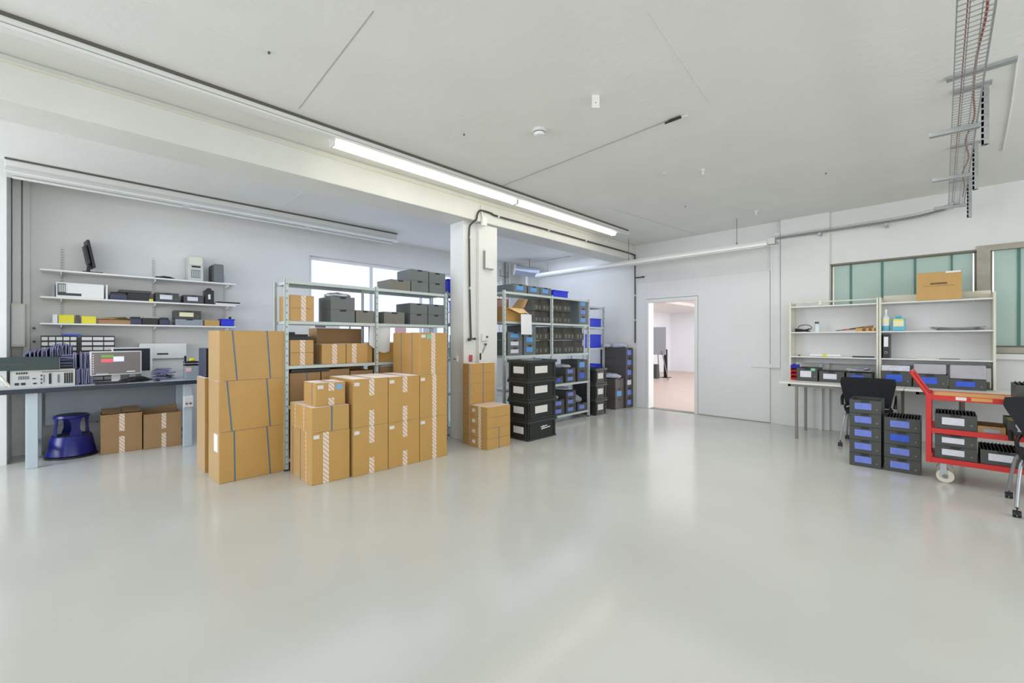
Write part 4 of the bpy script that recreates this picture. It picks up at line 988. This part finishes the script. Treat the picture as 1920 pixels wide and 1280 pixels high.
for k in range(13):
    card_case(.76+rr.uniform(-.06, .08), 7.3+rr.uniform(-.04, .02), BT+.006+k*.0105, 90+rr.uniform(-3, 3), rr.uniform(-7, 7), rr.uniform(-25, 25), 'thin dark card case lying in the flat pile right of the screen', GP)
# monitors
t = thing('computer_monitor', 'white framed screen showing a grey desktop with a green and red window', 'monitor', (.30, 7.02, BT), 12)
MB().box(-.1, .1, -.07, .09, 0, .012).build('foot', 'white_plastic', t, bevel=.003); MB().box(-.04, .04, .02, .045, .012, .2).build('stand', 'white_plastic', t, bevel=.003)
MB().box(-.235, .235, -.01, .02, .09, .375).build('frame', 'white_gloss', t, bevel=.004)
s_ = MB().box(-.222, .222, -.0115, -.0102, .104, .362).build('screen', 'screen', t)
MB().box(-.14, -.03, -.0125, -.0117, .30, .33).build('green_panel', 'ui_green', s_); MB().box(-.14, -.035, -.0125, -.0117, .245, .285).build('red_panel', 'ui_red', s_)
MB().box(-.033, .065, -.0125, -.0117, .25, .31).build('white_panel', 'ui_white', s_); MB().box(.09, .17, -.0125, -.0117, .12, .13).build('clock_panel', 'ui_white', s_)
for k in range(8): MB().box(-.215, -.205, -.0125, -.0117, .13+k*.028, .14+k*.028).build('icon', 'ui_white', s_)
MB().box(-.185, -.08, -.0125, -.0117, .107, .112).build('task_bar', 'ui_white', s_)
t = thing('computer_monitor', 'dark screen with white frame standing behind the lit one', 'monitor', (.46, 7.2, BT), 8)
MB().box(-.1, .1, -.05, .07, 0, .012).build('foot', 'white_plastic', t); MB().box(-.03, .03, .02, .04, .012, .2).build('stand', 'white_plastic', t)
MB().box(-.2, .19, -.01, .02, .10, .415).build('frame', 'white_gloss', t, bevel=.004); MB().box(-.185, .165, -.0115, -.0102, .115, .40).build('screen', 'bench_edge', t)
cable_heap(.47, 6.93, BT, .3, .14, .06, 'tangle of black cables before the screen on the workbench', n=7)
t = thing('keyboard', 'flat black keyboard before the screen on the workbench', 'keyboard', (.27, 6.84, BT), 6)
MB().box(-.16, .1, -.05, .05, 0, .018).build('case', 'black_plastic', t, bevel=.003)
b = MB()
for i in range(12):
    for j in range(4): b.box(-.152+i*.0205, -.136+i*.0205, -.042+j*.022, -.024+j*.022, .018, .022)
b.build('keys', 'bench_edge', t)
tag(MB().lathe([(.02, 0), (.032, .004), (.03, .018), (.015, .028)], (0, 0, 0), 16).build('computer_mouse', 'black_plastic', smooth=True), 'black mouse lying on the workbench right of the cables', 'mouse').location = (.66, 6.86, BT)
t = thing('wall_cabinet', 'flat white cabinet with a dark slot on the wall behind the workbench', 'cabinet', (.74, 7.60, 1.10))
MB().box(-.2, .3, -.12, .098, 0, .21).build('case', 'white_gloss', t, bevel=.004); MB().box(-.02, .1, -.122, -.1205, .06, .08).build('slot', 'black_plastic', t); MB().box(-.2, .3, -.124, -.1205, -.0, .012).build('bottom_lip', 'bin_light', t)
MB().box(-.18, .28, -.1, .09, -.25, -.001).build('base_unit', 'white_plastic', t, bevel=.004)
t = thing('grey_case', 'light grey box with a pink note at the right end of the workbench', 'box', (1.0, 6.98, BT))
MB().box(-.05, .09, -.08, .12, 0, .17).build('case', 'bin_light', t, bevel=.005); MB().box(-.045, .01, -.0825, -.0805, .10, .15).build('sticky_note', 'pink_paper', t)
t = thing('paper_tray', 'black letter tray on the light grey box at the end of the workbench', 'tray', (1.01, 7.0, BT+.171))
for k in range(2): MB().tray(-.06, .09, -.08, .1, k*.035, k*.035+.02, .004).build('tray', 'black_plastic', t)
MB().box(-.06, -.04, -.02, .02, .056, .13).build('tool', 'black_plastic', t)
tag(MB().box(1.0, 1.06, 6.95, 7.0, BT+.229, BT+.27).build('yellow_tape_roll', 'yellow', bevel=.015), 'bright yellow roll on the black letter tray', 'roll')
# things on the alcove window sill seen through the rack
t = thing('sill_machine', 'pale boxy printer on the alcove window sill behind the shelving', 'printer', (2.95, 7.58, 1.251))
MB().box(-.18, .25, -.12, .12, 0, .36).build('case', 'white_gloss', t, bevel=.01); MB().box(-.17, .0, -.125, -.1205, .32, .35).build('slot', 'bin_grey', t); MB().box(-.16, .24, -.122, -.1205, .22, .25).build('stripe', 'tag_violet', t)
t = thing('small_bottle', 'tiny teal bottle on the alcove window sill', 'bottle', (3.42, 7.55, 1.251)); MB().lathe([(.03, 0), (.03, .28), (.012, .31), (.012, .35)], n=14).build('bottle', 'teal_edge', t, smooth=True)
for i in range(2): tag(MB().cyl((3.66+i*.13, 7.55, 1.251), (3.66+i*.13, 7.55, 1.62), .012, 8).build('thin_stick', 'cable_dark'), ['left', 'right'][i]+' of two thin dark sticks standing on the alcove window sill', 'stick')
tag(MB().box(5.0, 5.35, 7.60, 7.603, 1.26, 1.62).build('window_note', 'tag_white'), 'pale notice leaning on the alcove window glass', 'notice')
tag(MB().box(4.35, 4.6, 7.60, 7.603, 1.26, 1.60).build('window_note', 'pink_paper'), 'pinkish notice leaning on the alcove window glass', 'notice')

# ============================================================ RIGHT SIDE: DESKS AND SHELF UNIT
DZ = .775
def desk(y0, y1, label, legm, legs):
    t = thing('desk', label, 'desk', (0, 0, 0))
    MB().box(6.95, 7.78, y0, y1, DZ-.025, DZ).build('desk_top', 'desk_top', t, bevel=.002)
    MB().box(6.99, 7.72, y0+.10, y0+.13, DZ-.06, DZ-.026).box(6.99, 7.02, y0+.1, y1-.1, DZ-.06, DZ-.026).box(7.70, 7.73, y0+.1, y1-.1, DZ-.06, DZ-.026).box(6.99, 7.72, y1-.13, y1-.1, DZ-.06, DZ-.026).build('frame', legm, t)
    for x, y in legs: MB().box(x-.016, x+.016, y-.016, y+.016, 0, DZ-.06).build('leg', legm, t, bevel=.002)
desk(.33, 1.63, 'white topped desk with grey steel legs under the left shelf unit', 'steel_leg', ((7.0, 1.43), (7.72, 1.46), (7.0, .375), (7.72, .375)))
desk(-1.25, .325, 'white topped desk with brownish legs behind the red cart', 'dark_leg', ((7.0, -.16), (7.72, -.16), (7.0, -1.1), (7.72, -1.1)))
tag(MB().box(7.86, 7.9, 1.28, 1.32, 0, 1.0).build('wall_batten', 'white_paint', bevel=.003), 'pale upright batten against the wall behind the desk legs', 'batten')
# shelf units
def shelf_unit(y0, y1, label, hi, rail):
    t = thing('desktop_shelf', label, 'shelf unit', (0, 0, 0)); X0, X1 = 7.45, 7.775; z0 = DZ+.001; Ht = 1.92
    for y in (y0, y1-.022): MB().box(X0, X1, y, y+.022, z0, Ht).build('side_panel', 'cream', t, bevel=.002)
    for z in hi: MB().box(X0+.004, X1, y0+.023, y1-.023, z-.016, z).build('shelf', 'white_paint', t, bevel=.001)
    MB().box(X1-.008, X1-.001, y0+.023, y1-.023, z0+.24, 1.83).build('back_panel', 'wall_panel', t)
    if rail == 'panel': MB().box(X1-.018, X1-.001, y0+.023, y1-.023, 1.85, 1.96).build('top_rail', 'cream', t)
    else: MB().cyl((X0+.04, y0+.02, 1.905), (X0+.04, y1-.02, 1.905), .011, 10).build('top_rail', 'cream', t, smooth=True); MB().box(X0+.02, X0+.06, y0+.62, y0+.66, 1.86, 1.93).build('clamp', 'cream', t, bevel=.003)
    return t
shelf_unit(.60, 1.615, 'left open white shelf unit on the desk below the teal window', (1.12, 1.475, 1.85), 'tube')
shelf_unit(-.435, .595, 'right open white shelf unit on the desk, carrying a carton on top', (1.12, 1.475, 1.85), 'panel')
# carton on top
t = carton(0, .40, 0, .27, 0, .345, 'printed cardboard box standing on top of the right shelf unit', None, None); t.location = (7.58, .035, 1.8515); t.rotation_euler = (0, 0, R(-90))
MB().box(-.075, .075, -.1345, -.1335, .19, .215).build('printed_bar', 'print_brown', t)
MB().box(-.14, .14, -.1345, -.1335, .172, .176).build('printed_line', 'print_brown', t); MB().box(.06, .19, -.135, -.1335, .325, .344).build('torn_tape', 'paper', t)
# items on upper shelves (Z 1.475)
U = 1.4755; L = 1.1205; XS = 7.55
cable_heap(7.52, 1.46, U, .15, .2, .05, 'coil of black cable at the left of the upper desk shelf', n=4)
tag(MB().tube([(7.5+.02*math.cos(a), 1.43+.09*math.cos(a), U+.06+.045*math.sin(a)) for a in [k*.4 for k in range(15)]], .005, 6).build('cable_loop', 'cable_dark', smooth=True), 'thin upright loop of dark cable above the coil on the desk shelf', 'cable')
t = thing('plastic_bottle', 'small white bottle with a navy cap on the upper desk shelf', 'bottle', (7.52, 1.285, U))
MB().lathe([(.03, 0), (.032, .01), (.032, .09), (.022, .11), (.02, .12)], n=20).build('bottle', 'bottle_clear', t, smooth=True); MB().lathe([(.026, .12), (.026, .142), (.02, .145)], n=20).build('cap', 'navy', t, smooth=True)
t = thing('wood_block', 'wooden offcut with dark marks on the upper desk shelf, left unit', 'wood', (7.53, .70, U)); MB().box(-.06, .06, -.06, .14, 0, .045).build('block', 'wood', t, bevel=.002)
MB().box(-.0615, -.0605, .03, .07, .005, .04).box(-.0615, -.0605, -.03, .0, .005, .04).build('dark_mark', 'carton_inner', t)
for i in range(5): tag(MB().cyl((7.5+.01*i, .66, U+.053+.006*i), (7.5-.01*i, 1.06-.04*i, U+.013+.006*i), .006, 6).build('thin_rod', ['dark_leg', 'steel_leg', 'red', 'wood', 'dark_leg'][i]), ['lowest dark', 'grey', 'red', 'wooden', 'topmost dark'][i]+' thin rod leaning on the wooden offcut', 'rod')
t = thing('spray_bottle', 'clear dispenser bottle with blue liquid and a white nozzle', 'bottle', (7.52, .53, U))
MB().lathe([(.036, 0), (.04, .01), (.04, .07)], n=20).build('liquid', 'liquid_blue', t, smooth=True); MB().lathe([(.04, .0705), (.04, .17), (.025, .20), (.014, .21)], n=20).build('bottle', 'bottle_clear', t, smooth=True)
MB().lathe([(.012, .21), (.012, .25), (.016, .27), (.008, .29)], n=16).build('nozzle', 'white_gloss', t, smooth=True); MB().lathe([(.0408, .10), (.0408, .165)], n=20).build('label_band', 'label_cream', t, smooth=True)
t = thing('canister', 'light blue canister with a cream and yellow label beside the dispenser bottle', 'canister', (7.53, .405, U))
MB().box(-.05, .05, -.065, .065, 0, .17).box(-.02, .02, -.03, .03, .17, .20).build('body', 'liquid_blue', t, bevel=.012)
MB().box(-.0525, -.0505, -.05, .05, .06, .155).build('label_sheet', 'label_cream', t); MB().box(-.0535, -.0527, -.05, .05, .135, .155).build('yellow_band', 'yellow', t)
cable_heap(7.56, -.13, U, .22, .5, .045, 'long tangle of grey cables on the upper right desk shelf', 'cable_grey', n=8, r=.0035)
t = thing('ring_binder', 'black ring binder with a white spine label on the right desk shelf', 'binder', (7.60, .525, L))
MB().box(-.14, .14, -.032, .032, 0, .315).build('cover', 'black_plastic', t, bevel=.003); MB().box(-.1425, -.1405, -.022, .022, .15, .28).build('spine_label', 'paper', t)
MB().tube([(-.1425, .014*math.cos(a), .075+.014*math.sin(a)) for a in [k*.5236 for k in range(13)]], .003, 6).build('finger_ring', 'steel', t)
t = thing('paper_roll', 'white rolled papers lying on the middle desk shelf, left unit', 'roll', (7.54, 1.17, L))
MB().cyl((0, -.16, .018), (0, .2, .018), .017, 14).build('roll', 'paper', t, smooth=True); MB().cyl((.03, -.13, .016), (.03, .15, .016), .015, 14).build('roll', 'paper', t, smooth=True); MB().cyl((0, .0, .018), (0, .05, .018), .0178, 14).build('band', 'yellow', t)
tag(MB().box(7.48, 7.56, .65, .88, L, L+.018).build('flat_black_case', 'black_plastic', bevel=.006), 'flat black case on the middle desk shelf, left unit', 'case')
tag(MB().lathe([(.012, 0), (.02, .012), (.01, .025)], n=10).build('small_knob', 'steel_leg', smooth=True), 'tiny dark metal knob at the left of the middle desk shelf', 'weight').location = (7.5, 1.5, L)  # small dark knob
tag(MB().box(7.48, 7.58, -.15, .03, L, L+.010).build('flat_tool', 'steel_leg', bevel=.003), 'flat grey strip on the middle desk shelf, right unit', 'strip')
tag(MB().box(7.48, 7.6, .06, .24, L, L+.012).build('flat_paper_pad', 'cream', bevel=.003), 'flat cream pad on the middle desk shelf, right unit', 'pad')
# desk level
GD = 'open-front small parts bins at the left of the desk'
for k in range(4):
    t = thing('parts_bin', ['lowest red', 'second red', 'top red', 'blue'][k]+' small parts bin in the stack at the left of the desk', 'parts bin', (7.50, 1.545, DZ+.0015+k*.056), 0, GD)
    MB().add([(-.09,-.04,0),(.07,-.04,0),(.07,.04,0),(-.09,.04,0),(-.11,-.042,.035),(.07,-.042,.054),(.07,.042,.054),(-.11,.042,.035)], [(0,3,2,1),(0,1,5,4),(1,2,6,5),(2,3,7,6),(3,0,4,7)]).build('bin', 'red' if k < 3 else 'crate_blue', t, bevel=.002)
    MB().box(-.07, .06, -.03, .03, .003, .03).build('contents', 'bin_light' if k == 3 else 'carton_inner', t)
GDB = 'dark storage bins on the desk under the shelf units'
def dbin(y0, y1, h, label, tg, body='bin_dark', xf=7.30, fill='lid'): return sbin(y0, y1, xf, DZ+.001, h, label, GDB, face='-X', depth=.36, body=body, tagc=tg, fill=fill)
t = dbin(1.24, 1.49, .185, 'dark bin with a white label and a green sticker on the desk', 'tag_white'); g = MB().box(.055, .11, -.196, -.1905, .115, .143).build('sticker', 'green_note', t)
dbin(.94, 1.225, .15, 'dark bin with a white label left of the chair on the desk', 'tag_white')
t = dbin(.655, .92, .145, 'dark bin full of papers behind the chair on the desk', 'tag_blue', fill=None)
for k in range(4):
    o = sheet('paper_sheet', lambda u, v, k=k: ((7.33+.28*u, .68+.22*v+.01*k, DZ+.165+.018*math.sin(v*3+k)+.02*k*.5), (0, 0, 1)), 6, 6, 'paper' if k != 1 else 'tag_violet', ['lowest loose sheet', 'violet sheet', 'white curled sheet', 'topmost white sheet'][k]+' in the bin behind the chair', 'paper')
dbin(.27, .567, .185, 'dark bin with a blue label under a patterned white box, at the binder', 'tag_blue')
dbin(-.045, .262, .165, 'dark bin with a blue label, middle of three on the right desk', 'tag_blue')
dbin(-.355, -.055, .125, 'low dark bin with a blue label under a clear box, rightmost on the desk', 'tag_blue')
def topbox(y0, y1, z, h, m, label): tag(MB().box(7.31, 7.62, y0, y1, z, z+h).build('plastic_box', m, bevel=.008), label, 'box')
topbox(.29, .56, DZ+.187, .07, 'patterned', 'white patterned box on the bin beside the ring binder')
topbox(-.03, .255, DZ+.167, .12, 'clear_lid', 'pale translucent box on the middle desk bin')
topbox(-.35, -.06, DZ+.127, .16, 'clear_lid', 'larger translucent box on the rightmost desk bin')
tag(MB().box(7.68, 7.69, -.40, -.33, DZ+.12, DZ+.2).build('yellow_note', 'label_cream'), 'yellowish note standing at the right end of the desk shelf', 'note').location = (-.0, 0, -.119)

# ------------------------------------------------------------ floor bin stacks
G5 = 'dark bins with blue cards stacked on the floor beside the red cart'
for i in range(5):
    sbin(.455, .722, 5.93, i*.143, .142, f'{ordw(i, 5)} dark bin with a blue card in the stack of five at the chair', G5, face='-X', depth=.38, tagc='tag_violet', fill=None if i < 4 else None)
for i in range(4):
    sbin(.155, .435, 5.94, i*.14, .139, f'{ordw(i, 4)} dark bin with a blue card in the stack of four beside the red cart', G5, face='-X', depth=.38, tagc='tag_violet' if i != 2 else 'tag_blue', fill=None if i < 3 else 'cards')
# ------------------------------------------------------------ red cart
t = thing('shelf_trolley', 'red three-deck trolley with a slanted push handle at the right', 'trolley', (5.75, .115, 0))
Wc, Lc = .50, 1.05     # depth in X, length towards -Y
for x in (0, Wc-.035):
    MB().box(x, x+.035, -.04, .0, .19, .845).build('post', 'red', t, bevel=.004); MB().box(x, x+.035, -Lc, -Lc+.04, .19, .845).build('post', 'red', t, bevel=.004)
for z, m in ((.235, 'cart_deck'), (.515, 'cart_deck'), (.83, 'cart_deck')):
    r = MB().box(.036, Wc-.036, -Lc+.005, -.005, z-.03, z).box(.0, .012, -Lc+.04, -.04, z-.04, z+.008).box(Wc-.012, Wc, -Lc+.04, -.04, z-.04, z+.008)
    MB().box(.013, Wc-.013, -Lc+.042, -.042, z-.012, z).build('deck', m if z > .8 else 'red', t)
    MB().box(.0, .012, -Lc+.04, -.04, z-.042, z+.006).box(Wc-.012, Wc, -Lc+.04, -.04, z-.042, z+.006).box(.012, Wc-.012, -.055, -.042, z-.042, z+.006).box(.012, Wc-.012, -Lc+.042, -Lc+.055, z-.042, z+.006).build('deck_rim', 'red', t, bevel=.002)
for (a, c, m) in ((-.27, -.2, 'label_paper'), (-.43, -.30, 'orange'), (-.62, -.53, 'label_paper'), (-.70, -.66, 'label_paper')): MB().box(-.0015, -.0003, a, c, .80, .83).build('rim_sticker', m, t)
for x in (.0175, Wc-.0175): MB().tube(smooth_path([(x, -.02, .82), (x, .01, .87), (x, .095, 1.02), (x, .105, 1.04)], 5), .014, 10).build('handle_arm', 'red', t, smooth=True)
MB().cyl((.0175, .105, 1.04), (Wc-.0175, .105, 1.04), .014, 12).build('handle_bar', 'red', t, smooth=True)
for i, (x, y) in enumerate(((.09, -.12), (Wc-.09, -.12), (.09, -Lc+.12), (Wc-.09, -Lc+.12))):
    c = MB().box(x-.030, x-.026, y-.022, y+.022, .05, .184).box(x+.026, x+.030, y-.022, y+.022, .05, .184).box(x-.045, x+.045, y-.04, y+.04, .183, .1925).build('caster_fork', 'steel', t)
    MB().cyl((x-.02, y-.012, .063), (x+.02, y-.012, .063), .063, 28).build('wheel', 'cream', c, smooth=True, bevel=.004)
    MB().cyl((x-.033, y-.012, .063), (x+.033, y-.012, .063), .02, 18).build('hub', 'steel_leg', c, smooth=True)
G6 = 'dark bins with white labels on the red trolley'
X6 = 5.765
sbin(-.225, .055, X6, .242, .117, 'lower dark bin with a white label on the bottom deck of the trolley', G6, face='-X', depth=.4, tagc='tag_white', fill=None)
sbin(-.225, .055, X6, .3595, .108, 'upper dark bin with a white label under the middle deck of the trolley', G6, face='-X', depth=.4, tagc='tag_white', fill=None)
sbin(-.225, .055, X6, .522, .14, 'dark bin with black inserts and a white label on the middle deck of the trolley', G6, face='-X', depth=.4, tagc='tag_white', fill='cards')
sbin(-.525, -.24, X6, .242, .13, 'dark bin with black inserts beside the pair on the bottom deck', G6, face='-X', depth=.4, tagc='tag_white', fill='cards')
sbin(-.83, -.54, X6, .242, .13, 'dark bin partly outside the view on the bottom deck, by the chair leg', G6, face='-X', depth=.4, tagc='tag_white', fill=None)
sbin(-.68, -.40, X6, .522, .13, 'dark bin with lime green contents on the middle deck of the trolley', G6, face='-X', depth=.4, tagc='tag_white', fill='lime')
sbin(-.76, -.45, X6, .837, .13, 'dark bin with black inserts on the top deck of the trolley', G6, face='-X', depth=.4, tagc='tag_white', fill='cards')
t = thing('flat_carton', 'flat open cardboard tray on the middle deck of the trolley', 'box', (5.93, -.31, .516))
MB().tray(-.16, .16, -.085, .085, 0, .065, .004).build('body', 'carton_dull', t); MB().box(-.1625, -.1605, -.05, .05, .01, .04).build('plate', 'bin_light', t)

# ------------------------------------------------------------ chairs
def chair(loc, rz, label, width=.5, top=.88, tp=.8):
    t = thing('office_chair', label, 'chair', loc, rz); W = width/2
    # seat
    vs = []; n = 10
    for s in (0, 1):
        for j in range(n+1):
            for i in range(n+1):
                u, v = i/n*2-1, j/n*2-1; r = (1-.10*(u*v)**2)
                vs.append((u*.23*r, v*.22*r, .455-.05*s+.012*(u*u)-.012*(1 if v < -.8 else 0)))
    L_ = (n+1)**2; fs = []
    for s in (0, 1):
        for j in range(n):
            for i in range(n): a = s*L_+j*(n+1)+i; fs.append((a, a+1, a+n+2, a+n+1))
    per = [i for i in range(n+1)]+[j*(n+1)+n for j in range(1, n+1)]+[n*(n+1)+i for i in range(n-1, -1, -1)]+[j*(n+1) for j in range(n-1, 0, -1)]
    for k in range(len(per)): a, c = per[k], per[(k+1) % len(per)]; fs.append((a, c, c+L_, a+L_))
    MB().add(vs, fs).build('seat', 'black_soft', t, smooth=True)
    vs = []; m_ = 12
    for s in (0, 1):
        for j in range(m_+1):
            for i in range(m_+1):
                u, v = i/m_*2-1, j/m_
                wd = W*(tp+(1-tp)*min(1, v*1.25)) * (1-.04*max(0, v-.85)*6)
                z = .52+(top-.52)*v+.012*(1-u*u)*v
                y = .235+.05*v-.07*u*u+.012*s+.018*(1-v)
                vs.append((u*wd, y+.012*s, z))
    L_ = (m_+1)**2; fs = []
    for s in (0, 1):
        for j in range(m_):
            for i in range(m_): a = s*L_+j*(m_+1)+i; fs.append((a, a+1, a+m_+2, a+m_+1))
    per = [i for i in range(m_+1)]+[j*(m_+1)+m_ for j in range(1, m_+1)]+[m_*(m_+1)+i for i in range(m_-1, -1, -1)]+[j*(m_+1) for j in range(m_-1, 0, -1)]
    for k in range(len(per)): a, c = per[k], per[(k+1) % len(per)]; fs.append((a, c, c+L_, a+L_))
    MB().add(vs, fs).build('backrest', 'black_soft', t, smooth=True)
    for s in (-1, 1):
        MB().tube(smooth_path([(s*.20, .24, .56), (s*.225, .20, .50), (s*.22, .10, .43)], 4), .014, 8).build('back_support', 'black_plastic', t, smooth=True)
        MB().tube(smooth_path([(s*.255, .17, .52), (s*.265, .12, .61), (s*.26, -.02, .645), (s*.26, -.1, .64)], 5), .018, 8).build('armrest', 'black_plastic', t, smooth=True)
        for e in (-1, 1):
            l = MB().tube(smooth_path([(s*.20, e*.10, .425), (s*.235, e*.17, .36), (s*.262, e*.27, .10), (s*.262, e*.285, .075)], 5), .0125, 10).build('leg', 'steel', t, smooth=True)
            c = MB().cyl((s*.262-.022, e*.285, .026), (s*.262-.004, e*.285, .026), .026, 18).cyl((s*.262+.004, e*.285, .026), (s*.262+.022, e*.285, .026), .026, 18).box(s*.262-.004, s*.262+.004, e*.285-.012, e*.285+.012, .02, .08).build('caster', 'black_plastic', l, smooth=True)
        MB().tube([(s*.2, .1, .425), (s*.2, -.1, .425)], .0125, 10).build('side_rail', 'steel', t, smooth=True)
    MB().tube([(-.2, 0, .42), (.2, 0, .42)], .0125, 10).build('cross_rail', 'steel', t, smooth=True)
    return t
chair((7.16, .665, 0), 90, 'black castered chair tucked under the desk behind the bin stack', .54)
chair((5.36, -.665, 0), -90, 'black castered chair cut off by the right edge, before the red trolley', .60, .87, .55)

# ============================================================ ANNEX ROOM
t = thing('flip_chart', 'grey flip chart board on a tripod easel in the room beyond the doorway', 'flip chart', (14.03, 6.99, 0), 15)
MB().box(-.02, .02, -.32, .32, .85, 1.80).build('board', 'board_grey', t, bevel=.005)
for y in (-.3, .3): MB().tube([(-.03, y*.6, 1.0), (-.1, y*1.4, 0)], .016).build('leg', 'steel_leg', t)
MB().tube([(.03, 0, 1.6), (.55, 0, 0)], .016).build('leg', 'steel_leg', t)
tag(MB().box(14.28, 14.46, 7.10, 7.30, 0, .48).box(14.29, 14.45, 7.11, 7.29, .48, .5).build('dark_bin', 'bin_dark', bevel=.01), 'short dark bin behind the flip chart', 'bin')
tag(MB().box(14.86, 14.92, 7.0, 7.12, 0.02, 1.02).box(14.75, 15.05, 6.92, 7.2, 0, .02).build('dark_stand', 'black_plastic', bevel=.005), 'slim black stand right of the flip chart', 'stand')
